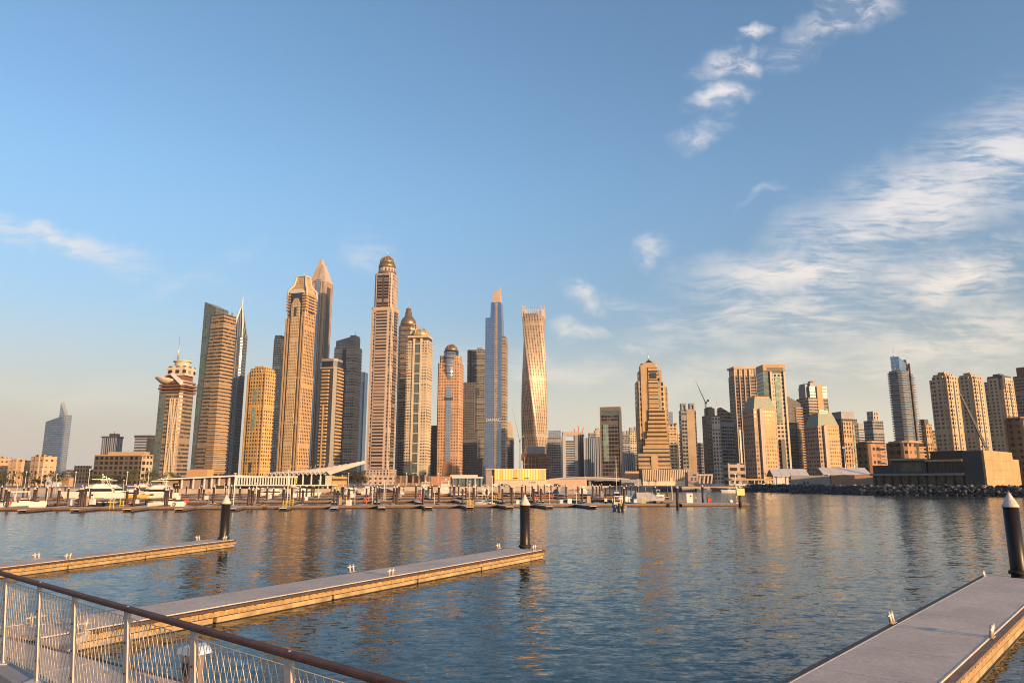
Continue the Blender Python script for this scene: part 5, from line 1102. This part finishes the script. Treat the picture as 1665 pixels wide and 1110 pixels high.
# piles
m_pile = bpy.data.materials.new('black_pile_sleeve'); m_pile.use_nodes = True
_b = m_pile.node_tree.nodes['Principled BSDF']; _b.inputs['Base Color'].default_value = (.016, .011, .008, 1); _b.inputs['Roughness'].default_value = .38; _b.inputs['Specular IOR Level'].default_value = .32
m_cone = mat('cream_cone_cap', (.70, .62, .52), .55, var=.22, scale=5, stretch=(1, 1, .25))
m_fpile = mat('dark_brown_pile', (.045, .026, .018), .6, var=.3, scale=2)
m_cone2 = mat('white_cone_cap', (.80, .76, .70), .55, var=.06)
def pile(px, py, ytop, label, r=.31, fine=True):
    p = P(px, py, .5); zt = AT(px, ytop, p.y).z; o = empty('marina_pile', (p.x, p.y, 0), rnd.uniform(0, 1), label, 'pile', 'black piles with cone caps'); hc = .66
    b = MB(); b.tube([(0, 0, -2), (0, 0, zt - hc + .01)], r, 32); b.build('shaft', m_pile, o)
    b = MB(); b.lathe([(r * .9, zt - hc - .02), (r * 1.1, zt - hc - .02), (r * 1.1, zt - hc + .03), (r * .96, zt - hc + .12), (.035, zt - .03), (.001, zt)], 32); b.build('cone_cap', m_cone, o)
    b = MB(); b.tube([(0, 0, -.3), (0, 0, .42 + rnd.uniform(-.05, .05))], r + .006, 32); b.build('algae_band', mat('algae_growth', (.05, .045, .02), .9, var=.6, scale=6, bump=.6), o)
    b = MB(); b.lathe([(r + .012, .5), (r + .09, .5), (r + .09, .60), (r + .012, .66)], 24); b.build('collar', m_slot, o); return o
pile(853.5, 889.0, 803, 'black pile with cream cone cap at the tip of the middle finger pontoon')
pile(363.5, 876.0, 803, 'black pile with cream cone cap at the tip of the farther finger pontoon', .31)
pile(1657, 932.5, 799, 'black pile with cream cone cap on the broad corner pontoon, nearest the viewer', .31)

# service pedestal on the walkway
o = empty('service_pedestal', P(309, 1143, .5), R(-33), 'brown service pedestal with a pale blue domed lid behind the railing', 'pedestal')
b = MB(); b.prism(chrect(-.17, .17, -.14, .14, .04), 0, .86); b.build('body', mat('brown_pedestal', (.24, .17, .14), .6), o)
b = MB(); pr = [(-.24, .87), (.24, .87), (.23, .93), (.15, 1.0), (0, 1.03), (-.15, 1.0), (-.23, .93)]
A = [(p[0], -.2, p[1]) for p in pr]; B = [(p[0], .2, p[1]) for p in pr]; b.face(A); b.face(B[::-1])
for i in range(7): j = (i + 1) % 7; b.face([A[j], A[i], B[i], B[j]])
b.build('lid', mat('pale_blue_plastic', (.52, .68, .90), .35), o)
b = MB(); b.box(-.08, .08, -.155, -.135, .5, .72); b.build('socket_panel', m_slot, o)

# ------------------------------------------------------------------ promenade and railing
ZF = 2.4; rd = Vector((.751, -.660, 0)); ro = Vector((.660, .751, 0)); e0 = Vector((-6.25, 9.36, 0))
b = MB(); A0, A1 = e0 - rd * 30, e0 + rd * 40
b.prism([(A0.x, A0.y), (A0.x - ro.x * 60, A0.y - ro.y * 60), (A1.x - ro.x * 60, A1.y - ro.y * 60), (A1.x, A1.y)], -1.0, ZF)
tag(b.build('pavement', mat('promenade_paving', (.25, .235, .235), .85, var=.18, scale=.9, bump=.3, bscale=60)), 'grey promenade paving at the foot of the railing', kind='structure')
b = MB(); B0, B1 = A0 - ro * .28, A1 - ro * .28
b.prism([(A0.x + ro.x * .02, A0.y + ro.y * .02), (B0.x, B0.y), (B1.x, B1.y), (A1.x + ro.x * .02, A1.y + ro.y * .02)], ZF - .25, ZF + .035)
tag(b.build('kerb', mat('pale_kerb_stone', (.42, .40, .39), .8, var=.12, scale=2, bump=.2)), 'pale stone kerb under the railing', kind='structure')
rl = empty('railing', (0, 0, 0), 0, 'promenade railing with brown handrail, cream posts and diamond wire mesh', 'railing')
lean = Vector((-.66, -.75, 0)) * .08; HR = 1.0
m_post = mat('cream_coated_steel', (.70, .62, .54), .4, .15, var=.08, scale=5); m_hand = wood_mat('dark_red_hardwood', (.145, .062, .042), (1.2, 14, 14)); m_wire = mat('steel_cable', (.78, .66, .52), .45, .2, var=.05)
tops = [P(x, y, ZF + HR) for x, y in ((10.5, 937.6), (70.6, 952.6), (132, 968.5), (217, 993), (325, 1024), (470, 1070))]
lo = tops[0] ; hi = tops[-1]; ld = (hi - lo).normalized()
ts = [(t - lo).dot(ld) for t in tops]; ts = [ts[0] - 2.5, ts[0] - 1.25] + ts + [ts[-1] + 1.25, ts[-1] + 2.5, ts[-1] + 3.75]
T3 = [lo + ld * t for t in ts]; B3 = [Vector((p.x, p.y, ZF)) - lean for p in T3]; perp = Vector((-ld.y, ld.x, 0))
for k, (tp, bp) in enumerate(zip(T3, B3)):
    b = MB(); b.bar(bp, tp + Vector((0, 0, .02)), .075, .03, up=perp); b.build('post', m_post, rl)
    b = MB(); b.box(bp.x - .09, bp.x + .09, bp.y - .09, bp.y + .09, ZF + .036, ZF + .05); b.build('foot_plate', m_post, rl)
    b = MB()
    for f in (.25, .5, .75): q = bp.lerp(tp, f); b.tube([q - perp * .022, q + perp * .022], .009, 8)
    b.build('bolt', m_slot, rl)
b = MB(); a_, e_ = T3[0] - ld * .3 + Vector((0, 0, .026)), T3[-1] + ld * .3 + Vector((0, 0, .026)); n = 60
prof = [(-.029, -.018), (.029, -.018), (.035, -.008), (.035, .008), (.027, .018), (-.027, .018), (-.035, .008), (-.035, -.008)]
A = [a_ + perp * p[0] + Vector((0, 0, p[1])) for p in prof]; B = [e_ + perp * p[0] + Vector((0, 0, p[1])) for p in prof]; b.face(A[::-1]); b.face(B)
for i in range(8): j = (i + 1) % 8; b.face([A[i], A[j], B[j], B[i]])
hr = b.build('handrail', m_hand, rl)
for k in range(1, 6): q = T3[2 * k - 1 if 2 * k - 1 < len(T3) else -1] + Vector((0, 0, .0445)); b = MB(); b.tube([q, q + Vector((0, 0, .004))], .012, 10); b.build('rail_stud', m_steel, hr)
for nm, f in (('top_cable', .955), ('bottom_cable', .09)):
    b = MB(); b.tube([B3[0].lerp(T3[0], f), B3[-1].lerp(T3[-1], f)], .004, 6); b.build(nm, m_wire, rl)
L = (T3[-1] - T3[0]).length; sp = .0450; nw = int(L / sp); rows = 8
b = MB()
for k in range(nw):
    pts = []
    for r_ in range(rows + 1):
        f = .09 + (.955 - .09) * r_ / rows; tt = (k + .5 + (.46 if (r_ + k) % 2 else -.46)) * sp; q = B3[0].lerp(T3[0], f) + ld * tt; pts.append(q)
    b.tube(pts, .0033, 5, caps=False, smooth=False)
b.build('wire_mesh', m_wire, rl)

# ------------------------------------------------------------------ the far marina
G0, G1 = P(0, 830, 0), P(1200, 822, 0); ge = (G1 - G0).normalized(); gn = Vector((-ge.y, ge.x, 0))
def G(px, row_off):                    # point on a marina row that lies in the column px of the photo
    k = (px - CX) / F; c0 = G0 + gn * row_off; t = (k * c0.y * _f1(c0) - c0.x) ; 
    # solve c0 + ge*t with x = k' * y
    kk = ray(px, 812)[0] / ray(px, 812)[1]; t = (kk * c0.y - c0.x) / (ge.x - kk * ge.y); return c0 + ge * t
def _f1(v): return 1.0
def span(name, label, pa, pb, off, w, group=None):
    a, c = G(pa, off), G(pb, off); return pontoon(name, label, a, (c - a), (c - a).length, w, False, group)
rows_ = [(0, -60, 1100, 2.2), (34, -60, 1010, 2.2), (68, -60, 1075, 2.2), (104, 120, 1010, 2.2), (142, 230, 900, 2.2)]
nm = ['front', 'second', 'third', 'fourth', 'last']
for (off, pa, pb, w), q in zip(rows_, nm): span('walkway_pontoon', 'long brown walkway pontoon of the far marina, %s row from the open water' % q, pa, pb, off, w)
span('fuel_pontoon', 'wide brown platform pontoon carrying a white cabinet and a red bin', 1098, 1206, 1.6, 6.0)
span('walkway_pontoon', 'short walkway pontoon reaching from the covered boat to the wide platform', 1064, 1112, 20, 2.0)
fg = pontoon('finger_pontoon', 'x', (0, 0), (1, 0), 9.0, 1.3, False); fg.location.z = -80
fu = [True]
def finger(px, off, sgn, sc, label, group):
    p = G(px, off) + gn * (sgn * 1.1); d = gn * sgn; rz = math.atan2(d.y, d.x); loc = Vector((p.x, p.y, .003 * ((int(px) % 3) - 1)))
    if fu[0]: fu[0] = False; fg.location = loc; fg.rotation_euler = (0, 0, rz); fg.scale = (sc, 1, 1); fg['label'] = label; fg['group'] = group
    else: dup(fg, loc, rz, (sc, 1, 1), label, group)
LAND_ = [(28, 'honey apartment blocks'), (85, 'blue sail tower'), (130, 'hazy stepped office building'), (195, 'long low hotel'), (280, 'disc tower'), (335, 'green glass tower'), (375, 'pointed tower'), (416, 'honey yellow tower'), (475, 'golden arched tower'), (531, 'dark banded tower'),
         (562, 'dark slate tower'), (618, 'domed tower'), (678, 'cream tower'), (730, 'apricot tower'), (770, 'grey gridded tower'), (806, 'blue mirrored tower'), (870, 'twisted tower'), (926, 'portal framed tower'), (960, 'striped slate tower'), (995, 'dark green slab'), (1060, 'golden stepped tower'), (1096, 'golden glass tower'), (1122, 'blank fronted tower')]
def LM(px): return 'below the ' + min(LAND_, key=lambda a: abs(a[0] - px))[1]
ROWN = ['front', 'second', 'third', 'fourth', 'last']
fpx = [85, 163, 240, 317, 396, 472, 548, 620, 690, 752, 812, 872, 938]
for px in fpx: finger(px, 0, -1, 1.0, 'short brown finger pontoon pointing to open water, ' + LM(px), 'front row finger pontoons')
PI_ = []
for r_, (off, pa, pb, w) in enumerate(rows_):
    px = max(pa, -20) + 12; step = 8.4 * F / (124 + off); g_ = ROWN[r_] + ' row finger pontoons of the far marina'
    while px < pb - 6:
        if r_ > 0: finger(px, off, -1, 1.25, 'brown finger pontoon, near side of %s marina row, ' % ROWN[r_] + LM(px), g_)
        if r_ < 4: finger(px + 6, off, 1, 1.25, 'brown finger pontoon, far side of %s marina row, ' % ROWN[r_] + LM(px + 6), g_)
        if r_ > 0 and rnd.random() < .85: PI_.append((G(px, off) - gn * 12.2, r_))
        if r_ < 4 and rnd.random() < .75: PI_.append((G(px + 6, off) + gn * 12.4, r_))
        px += step * rnd.uniform(.92, 1.08)
pl = empty('marina_pile', (0, 0, -60), 0, 'slim black pile with white cone cap among the far berths', 'pile', 'black piles of the far marina')
b = MB(); b.tube([(0, 0, -1.5), (0, 0, 3.2)], .21, 12); b.build('shaft', m_fpile, pl); b = MB(); b.lathe([(.23, 3.18), (.23, 3.22), (.02, 3.6)], 12); b.build('cone_cap', m_cone, pl)
fp = [True]
def fpile(p, sc=1.0, r_=0):
    lab = 'slim black pile, white cone cap, %s marina row, ' % ROWN[r_] + LM(CX + F * p.x / p.y)
    if fp[0]: fp[0] = False; pl.location = p; pl.scale = (1, 1, sc); pl['label'] = lab; return
    dup(pl, p, 0, (1, 1, sc), lab)
for p, r_ in PI_: fpile(Vector((p.x, p.y, 0)), rnd.uniform(.9, 1.12), r_)
for px, off in ((13, 1.6), (95, 6), (133, 1.7), (138, 3), (218, 2), (269, 1.7), (272, 3), (404, 1.8), (410, 2.6), (461, 1.8), (549, 1.8), (645, 3), (688, 1.6), (770, 2), (832, 2), (1015, 2)): p = G(px, off); fpile(Vector((p.x, p.y, 0)), rnd.uniform(.95, 1.1))
for px, py, lab in ((1102, 819, 'taller black pile with white cone cap beside the white cabinet'), (1143, 812, 'taller black pile with white cone cap behind the red bin'), (1204, 818, 'black pile with yellow plate at the outer end of the wide platform')):
    p = P(px, py, .5); o = dup(pl, (p.x, p.y, 0), 0, (1.35, 1.35, 1.06), lab, 'tall piles at the wide platform')
    if px == 1204: b = MB(); b.box(-.55, .55, -.4, -.34, 1.9, 3.1); b.build('plate', mat('pale_yellow_plate', (.80, .70, .28), .5), o, ); 
for px, py in ((1066, 812), (1085, 804), (1068, 803), (1019, 806), (1043, 800), (1026, 801), (985, 812), (970, 806)): p = P(px, py, .5); fpile(Vector((p.x, p.y, 0)), 1.0)

# dock furniture
def spot(px, py): return P(px, py, .5)
def boxy(name, label, cat, px, py, parts, group=None, rz=0.0):
    o = empty(name, spot(px, py) + Vector((0, 0, 0)), rz, label, cat, group)
    for nm_, m, fn in parts: b = MB(); fn(b); b.build(nm_, m, o)
    return o
m_org = mat('orange_plastic', (.70, .13, .05), .5); m_wb = mat('white_gelcoat', (.80, .76, .70), .3, var=.05, coat=.4)
boxy('fuel_cabinet', 'tall white cabinet with a dark porthole on the wide platform', 'cabinet', 1121, 817, [('body', m_wb, lambda b: b.box(-.6, .6, -.4, .4, 0, 1.75)), ('porthole', m_slot, lambda b: b.tube([(.22, -.42, 1.3), (.22, -.38, 1.3)], .16, 12)), ('roof', m_white, lambda b: b.box(-.65, .65, -.45, .45, 1.753, 1.82))])
boxy('waste_bin', 'red waste bin with dark lid on the wide platform', 'bin', 1153, 815.5, [('body', m_red, lambda b: b.prism(rect(-.32, .32, -.3, .3), 0, .8, top=rect(-.38, .38, -.36, .36))), ('lid', m_slot, lambda b: b.box(-.4, .4, -.38, .38, .803, .9))])
boxy('dock_box', 'small rounded white box near the outer end of the wide platform', 'box', 1188, 816.5, [('body', m_wb, lambda b: b.lathe([(.4, 0), (.44, .3), (.3, .52), (.02, .56)], 14)), ('base', m_slot, lambda b: b.box(-.3, .3, -.3, .3, 0, .05))])
boxy('valve_stand', 'little red valve stand on the wide platform', 'valve', 1173, 816.5, [('stem', m_red, lambda b: b.tube([(0, 0, 0), (0, 0, .5)], .07, 8)), ('wheel', m_red, lambda b: b.tube([(-.2, 0, .6), (.2, 0, .45)], .05, 6))])
boxy('fender_post', 'pair of pale timber posts beside the white cabinet', 'post', 1131, 815, [('post', m_cream, lambda b: b.box(-.15, -.03, -.1, .1, 0, 1.0)), ('post', m_cream, lambda b: b.box(.08, .2, -.1, .1, 0, .9))])
pb = boxy('power_pedestal', 'small white power pedestal in front of the bow of the lone hardtop cruiser', 'pedestal', 68, 821, [('body', m_wb, lambda b: b.prism(rect(-.36, .36, -.25, .25), 0, .75, top=rect(-.34, .34, -.22, .22))), ('lid', m_white, lambda b: b.box(-.38, .38, -.27, .27, .753, .82))], 'power pedestals of the far marina')
for px, py in ((115, 821), (150, 820), (223, 818), (290, 812), (335, 812), (498, 813), (567, 821), (573, 808), (842, 819), (913, 818), (926, 818), (1033, 817), (985, 815), (650, 808), (700, 806), (438, 810)): p = spot(px, py); dup(pb, p, rnd.uniform(-.3, .3), rnd.uniform(.8, 1.35), 'small white power pedestal, %s marina row, ' % ('front' if py > 815 else 'farther') + LM(px))
lb = boxy('lifebuoy_stand', 'orange lifebuoy stand beside the lone hardtop cruiser in the front row', 'lifebuoy stand', 16, 823, [('stand', m_org, lambda b: b.box(-.06, .06, -.06, .06, 0, 1.0)), ('ring', m_org, lambda b: b.tube([(.3 * math.cos(a * .5236), -.12, .75 + .3 * math.sin(a * .5236)) for a in range(13)], .09, 8))], 'orange lifebuoy stands of the far marina')
for px, py in ((303, 821), (596, 819), (684, 812), (871, 816), (898, 812), (878, 808), (940, 810), (715, 807), (128, 820), (340, 806)): p = spot(px, py); dup(lb, p, rnd.uniform(-.3, .3), rnd.uniform(.9, 1.2), 'orange lifebuoy stand, %s marina row, ' % ('front' if py > 815 else 'farther') + LM(px))
def yl(b):
    for x in (-.28, .28): b.bar((x, -.1, -.3), (x, -.1, 1.1), .11, .11)
    for z in (.25, .55, .85): b.bar((-.28, -.1, z), (.28, -.1, z), .07, .07)
yf = boxy('safety_ladder', 'yellow safety ladder standing on the front row walkway before the long low hotel', 'ladder', 182, 824, [('rail', m_yel, yl)], 'yellow safety ladders')
for px, py in ((198, 823), (463, 824), (474, 821), (762, 821), (767, 821), (806, 812), (1047, 818), (813, 808), (566, 818)): p = spot(px, py); dup(yf, p, rnd.uniform(-.2, .2), rnd.uniform(.85, 1.1), 'yellow safety ladder standing on a walkway pontoon, ' + LM(px))
hut = boxy('service_hut', 'narrow brown service cabinet beside the tall brown pile in the front row', 'cabinet', 551.5, 820, [('body', m_tan, lambda b: b.box(-.35, .35, -.3, .3, 0, 1.3)), ('roof', m_woodd, lambda b: b.box(-.4, .4, -.35, .35, 1.303, 1.38))])
h2 = dup(hut, spot(957, 817), .1, 1.0, 'sand coloured service cabinet right of the twin wooden frames in the front row'); h3 = dup(hut, spot(137, 822), 0, 1.15, 'brown service cabinet between two piles close to the big white yachts')
for px, yb, yt, lab in ((379, 822, 770, 'tall white light mast rising beside the nearer capped pile of the farther pontoon'), (466.5, 818, 764, 'tall white light mast in front of the clubhouse fins'), (624, 813, 783, 'white light mast before the rosy stone podium'), (800, 819, 775, 'tall white light mast before the grey end of the striped building'),
                        (1038, 801, 779, 'thin light mast behind the covered grey boat'), (1093, 812, 777, 'thin light mast left of the white cabinet'), (1198, 818, 771, 'white light mast at the outer end of the wide platform'), (773, 806, 777, 'white light mast before the glass pavilion, the taller of two'), (764, 804, 782, 'white light mast before the glass pavilion, the shorter of two'), (339, 820, 808, 'short brown light mast with a white box'), (151, 817, 800, 'short white mast beside the big yachts')):
    pole_thing('light_mast', lab, 'light mast', px, yb, yt, .5, m_white, .12)

rm = random.Random(5)
for k in range(34):
    px = rm.uniform(20, 990); yb = rm.choice((819, 814, 810, 806, 803)); pole_thing('light_mast', 'slim short white mast among the far berths, ' + LM(px), 'light mast', px, yb, yb - rm.uniform(14, 30), .5, m_white, .07, 'slim masts of the far marina')
# ------------------------------------------------------------------ boats
def hull_mb(L, B, H, bow=.35, keel=-.35, n=12, sheer=.25):
    b = MB(); sec = []
    for i in range(n + 1):
        t = i / n; hb = B / 2 * (1 - max(0, (t - bow) / (1 - bow)) ** 2.2) * (0.93 + .07 * min(1, t * 4)) + .02; z = H * (1 + sheer * t * t); xo = .10 * L * max(0, (t - .6) / .4) ** 1.5
        x = -L / 2 + t * L * .9
        sec.append([(x, -hb * .12, keel), (x, -hb * .78, keel * .2 + .05), (x + xo, -hb, z), (x + xo, hb, z), (x, hb * .78, keel * .2 + .05), (x, hb * .12, keel)])
    for i in range(n):
        for k in range(6):
            j = (k + 1) % 6; b.face([sec[i][j], sec[i][k], sec[i + 1][k], sec[i + 1][j]], smooth=False)
    b.face(sec[0]); b.face(sec[-1][::-1]); return b
def sup(b, x0, x1, hw, z0, z1, rf, rb, tin=.82):
    p = [(x0, -hw), (x1 * .8 + x0 * .2, -hw), (x1, -hw * .35), (x1, hw * .35), (x1 * .8 + x0 * .2, hw), (x0, hw)]
    q = [(x0 + rb, -hw * tin), ((x1 * .8 + x0 * .2) - rf * .8, -hw * tin), (x1 - rf, -hw * .3), (x1 - rf, hw * .3), ((x1 * .8 + x0 * .2) - rf * .8, hw * tin), (x0 + rb, hw * tin)]
    b.prism(p, z0, z1, top=q); return b
m_hullb = mat('navy_gelcoat', (.03, .04, .07), .25, coat=.4); m_hully = mat('yellow_gelcoat', (.72, .48, .12), .3, coat=.4); m_hullg = mat('grey_tarpaulin', (.34, .34, .35), .8, var=.2, scale=1); m_teak = mat('teak_deck', (.36, .22, .12), .7)
def yacht(name, label, L, hm, fly=True, arch=True):
    B = L * .29; H = L * .115; o = empty(name, (0, 0, -70), 0, label, 'boat'); hull_mb(L, B, H).build('hull', hm, o)
    b = MB(); sup(b, -L * .32, L * .27, B * .40, H * 1.02, H * 1.02 + L * .085, L * .16, L * .02); b.build('cabin', m_wb, o)
    b = MB(); sup(b, -L * .305, L * .272, B * .415, H * 1.02 + L * .022, H * 1.02 + L * .068, L * .10, L * .01, .93); b.build('cabin_window', m_dglass, o)
    b = MB(); b.box(-L * .36, L * .10, -B * .40, B * .40, H * 1.02 + L * .086, H * 1.02 + L * .10); b.build('flybridge_deck', m_wb, o)
    z = H * 1.02 + L * .10
    if fly:
        b = MB(); sup(b, -L * .24, L * .08, B * .32, z, z + L * .045, L * .07, 0, .9); b.build('flybridge', m_wb, o)
    if arch:
        b = MB()
        for s2 in (-1, 1): b.bar((-L * .26, s2 * B * .33, z), (-L * .20, s2 * B * .30, z + L * .12), L * .02, .1)
        b.box(-L * .27, L * .02, -B * .34, B * .34, z + L * .12, z + L * .133); b.build('hardtop', m_wb, o)
        b = MB(); b.tube([(-L * .18, 0, z + L * .133), (-L * .18, 0, z + L * .18)], L * .006, 6); b.lathe([(.01, z + L * .15), (L * .025, z + L * .155), (L * .022, z + L * .175), (.01, z + L * .185)], 10, cx=-L * .14); b.build('radar_mast', m_white, o)
    for s2 in (-1, 1):
        for x in (-.05, .10): b = MB(); b.box(L * x, L * (x + .07), min(s2 * B * .497, s2 * B * .505), max(s2 * B * .497, s2 * B * .505), H * .6, H * .82); b.build('porthole', m_dglass, o)
    b = MB(); pts = [(L * .05 + L * .42 * k / 5, -B * .47 * (1 - (k / 5) ** 2.2) - .03, H * (1.05 + .18 * (k / 5)) + .45) for k in range(6)]; pts += [(p[0], -p[1], p[2]) for p in pts[::-1]]; b.tube(pts, .03, 5); b.build('bow_rail', m_steel, o)
    b = MB(); b.box(-L * .53, -L * .49, -B * .42, B * .42, .2, .3); b.build('swim_platform', m_teak, o)
    return o
def runabout(name, label, L, hm, top=True, engines=1, em=None):
    B = L * .34; H = L * .13; o = empty(name, (0, 0, -70), 0, label, 'boat'); hull_mb(L, B, H, .3).build('hull', hm, o)
    b = MB(); sup(b, -L * .08, L * .22, B * .36, H * .95, H + L * .10, L * .12, L * .02); b.build('console', em or m_wb, o)
    b = MB(); sup(b, -L * .06, L * .21, B * .365, H + L * .045, H + L * .085, L * .07, 0, .95); b.build('windscreen', m_dglass, o)
    if top:
        b = MB(); b.box(-L * .25, L * .12, -B * .36, B * .36, H + L * .24, H + L * .26); b.build('hardtop', m_wb, o)
        for x in (-.2, .08):
            for s2 in (-1, 1): b = MB(); b.bar((L * x + L * .05, s2 * B * .34, H), (L * x, s2 * B * .33, H + L * .24), .09, .06); b.build('hardtop_post', m_wb, o)
    for k in range(engines): y = (k - (engines - 1) / 2) * .6; b = MB(); b.prism(chrect(-L * .5 - .45, -L * .5 + .05, y - .2, y + .2, .06), .35, 1.15, top=chrect(-L * .5 - .4, -L * .5, y - .17, y + .17, .06)); b.box(-L * .5 - .25, -L * .5 - .1, y - .07, y + .07, -.4, .35); b.build('outboard_engine', m_slot, o)
    b = MB(); b.box(-L * .35, -L * .12, -B * .3, B * .3, H * .9, H * 1.25); b.build('seat', m_cream, o)
    return o
def covered(name, label, L, hm, cm):
    B = L * .32; H = L * .12; o = empty(name, (0, 0, -70), 0, label, 'boat'); hull_mb(L, B, H).build('hull', hm, o)
    b = MB(); sup(b, -L * .46, L * .34, B * .46, H * 1.0, H + L * .15, L * .36, L * .05, .3); b.build('cover', cm, o)
    b = MB(); b.tube([(-L * .1, 0, H + L * .14), (-L * .1, 0, H + L * .3)], .04, 6); b.build('pole', m_steel, o); return o
Y1 = yacht('motor_yacht', '', 15, m_wb); Y2 = yacht('motor_yacht', '', 12, m_wb, True, False); Y3 = yacht('motor_yacht', '', 13, m_hully); Y4 = yacht('motor_yacht', '', 12, m_hullb)
R1 = runabout('cabin_cruiser', '', 7.5, m_wb); R2 = runabout('speedboat', '', 5.5, m_wb, False); R3 = runabout('workboat', '', 5.8, m_hullg, True, 2, m_hully); R4 = runabout('inflatable_boat', '', 6.0, m_slot, False)
C1 = covered('covered_boat', '', 7.5, m_hullg, m_hullg); C2 = covered('covered_boat', '', 7, m_hullb, m_hullb)
sb = empty('sailing_boat', (0, 0, -70), 0, '', 'sailing boat'); hull_mb(9, 2.6, .95).build('hull', m_hullb, sb); b = MB(); sup(b, -1.8, 1.6, .85, .98, 1.4, .9, .1); b.build('cabin', m_wb, sb)
b = MB(); b.tube([(.4, 0, .9), (.4, 0, 13.5)], [.09, .06], 8); b.build('mast', m_white, sb); b = MB(); b.tube([(.3, 0, 1.9), (-3.6, 0, 1.95)], [.16, .2], 8); b.build('furled_sail', m_hully, sb)
b = MB()
for q in ((4.2, 0, 1.2), (-4.3, 0, 1.0), (.4, 1.2, 1.0), (.4, -1.2, 1.0)): b.tube([(.4, 0, 13.2), q], .018, 4)
b.build('rigging', m_steel, sb)
BOATS = [
 (R1, 37, 826.5, 28, 1.0, 'white hardtop cruiser moored alone at the front row beside an orange lifebuoy stand'), (Y1, 150, 812, 200, 1.0, 'big white motor yacht with its bow toward the honey apartment blocks'),
 (Y1, 186, 808, 20, .95, 'white motor yacht behind the yacht with the yellow stern hull'), (Y3, 208, 811, 190, .75, 'motor yacht with a warm yellow hull among white yachts'),
 (Y1, 247, 810.5, 196, .92, 'white motor yacht lying between the yellow hulled yacht and the clubhouse'), (Y2, 236, 800, 15, 1.0, 'white yacht half hidden behind the others near the mauve clubhouse wing'), (R4, 181, 824, 10, 1.0, 'black inflatable boat behind the yellow safety ladder'),
 (R2, 272, 824.5, 8, 1.2, 'low white speedboat lying along the front row beside a double pile'), (Y2, 440, 807, 205, .75, 'white cabin boat moored below the clubhouse ramp'), (R1, 424, 806, 20, .9, 'small white boat tied left of the boat below the clubhouse ramp'),
 (Y2, 497, 807.5, 30, .8, 'white motor boat with dark windscreen before the clubhouse bays'), (Y2, 601, 804, 85, .95, 'white yacht seen from astern at the foot of the rosy stone podium'), (C2, 630, 803, 10, 1.1, 'dark covered boat right of the yacht at the rosy stone podium'),
 (Y1, 694, 802, 80, .85, 'white yacht with open flybridge moored before the arcade'), (Y1, 726, 803, 85, .95, 'tall white yacht seen from astern below the apricot tower'), (R1, 782, 823, 170, .72, 'little white cabin boat tied to the front row beside yellow ladders'),
 (R1, 790, 803, 95, 1.1, 'white hardtop boat before the grey end of the striped building'), (Y4, 871, 803.5, 88, .85, 'navy hulled yacht seen from astern before the striped building'), (C2, 905, 803, 80, 1.0, 'dark covered boat right of the navy hulled yacht'), (C1, 919, 799, 75, 1.25, 'grey covered boat before the salmon coloured side wing'),
 (Y2, 948, 803, 86, .95, 'white flybridge yacht close to the bridge opening'), (R3, 1004, 829, 93, 1.0, 'grey workboat with a yellow console and two black outboard engines outside the front row'), (sb, 1003, 806, 80, .95, 'sailing boat with a tall bare mast and yellow furled sail'),
 (C1, 1056, 817, 20, 1.1, 'grey tarpaulin covered boat tied near the wide platform'), (R1, 1068, 809, 30, .8, 'white cruiser half hidden behind the tarpaulin covered boat'), (R2, 1018, 814, 15, 1.0, 'white open speedboat between the sailing boat and the covered boat'),
 (R2, 1145, 799.5, 5, 1.3, 'pale speedboat moored under the dark quay, closest to the black car'), (Y2, 1163, 799, 10, .7, 'pale cabin boat moored under the dark quay, with a raised flybridge'), (R2, 1186, 800.5, 185, 1.4, 'pale speedboat moored under the dark quay, nearest the shade roof'),
 (C1, 977, 806, 85, .8, 'small grey covered boat left of the sailing boat'), (R1, 652, 805, 75, .85, 'white hardtop boat between the dark covered boat and the arcade'), (R2, 745, 806, 20, .9, 'low white boat right of the tall yacht below the apricot tower'), (Y2, 570, 804, 70, .8, 'white yacht by the dark trees left of the rosy stone podium'), (Y2, 322, 802.5, 185, .6, 'low white boat against the peach quay of the mauve clubhouse wing')]
seen_b = {}
for src, px, py, hd, sc, lab in BOATS:
    p = P(px, py, 0)
    if src.name not in seen_b: seen_b[src.name] = 1; src.location = p; src.rotation_euler = (0, 0, R(hd)); src.scale = (sc,) * 3; src['label'] = lab; src['group'] = 'boats in the far marina'
    else: dup(src, p, R(hd), sc, lab, 'boats in the far marina')
sp = span('walkway_pontoon', 'long pale pier with dark piles before the tree lined shore', -40, 176, 92, 3.0)
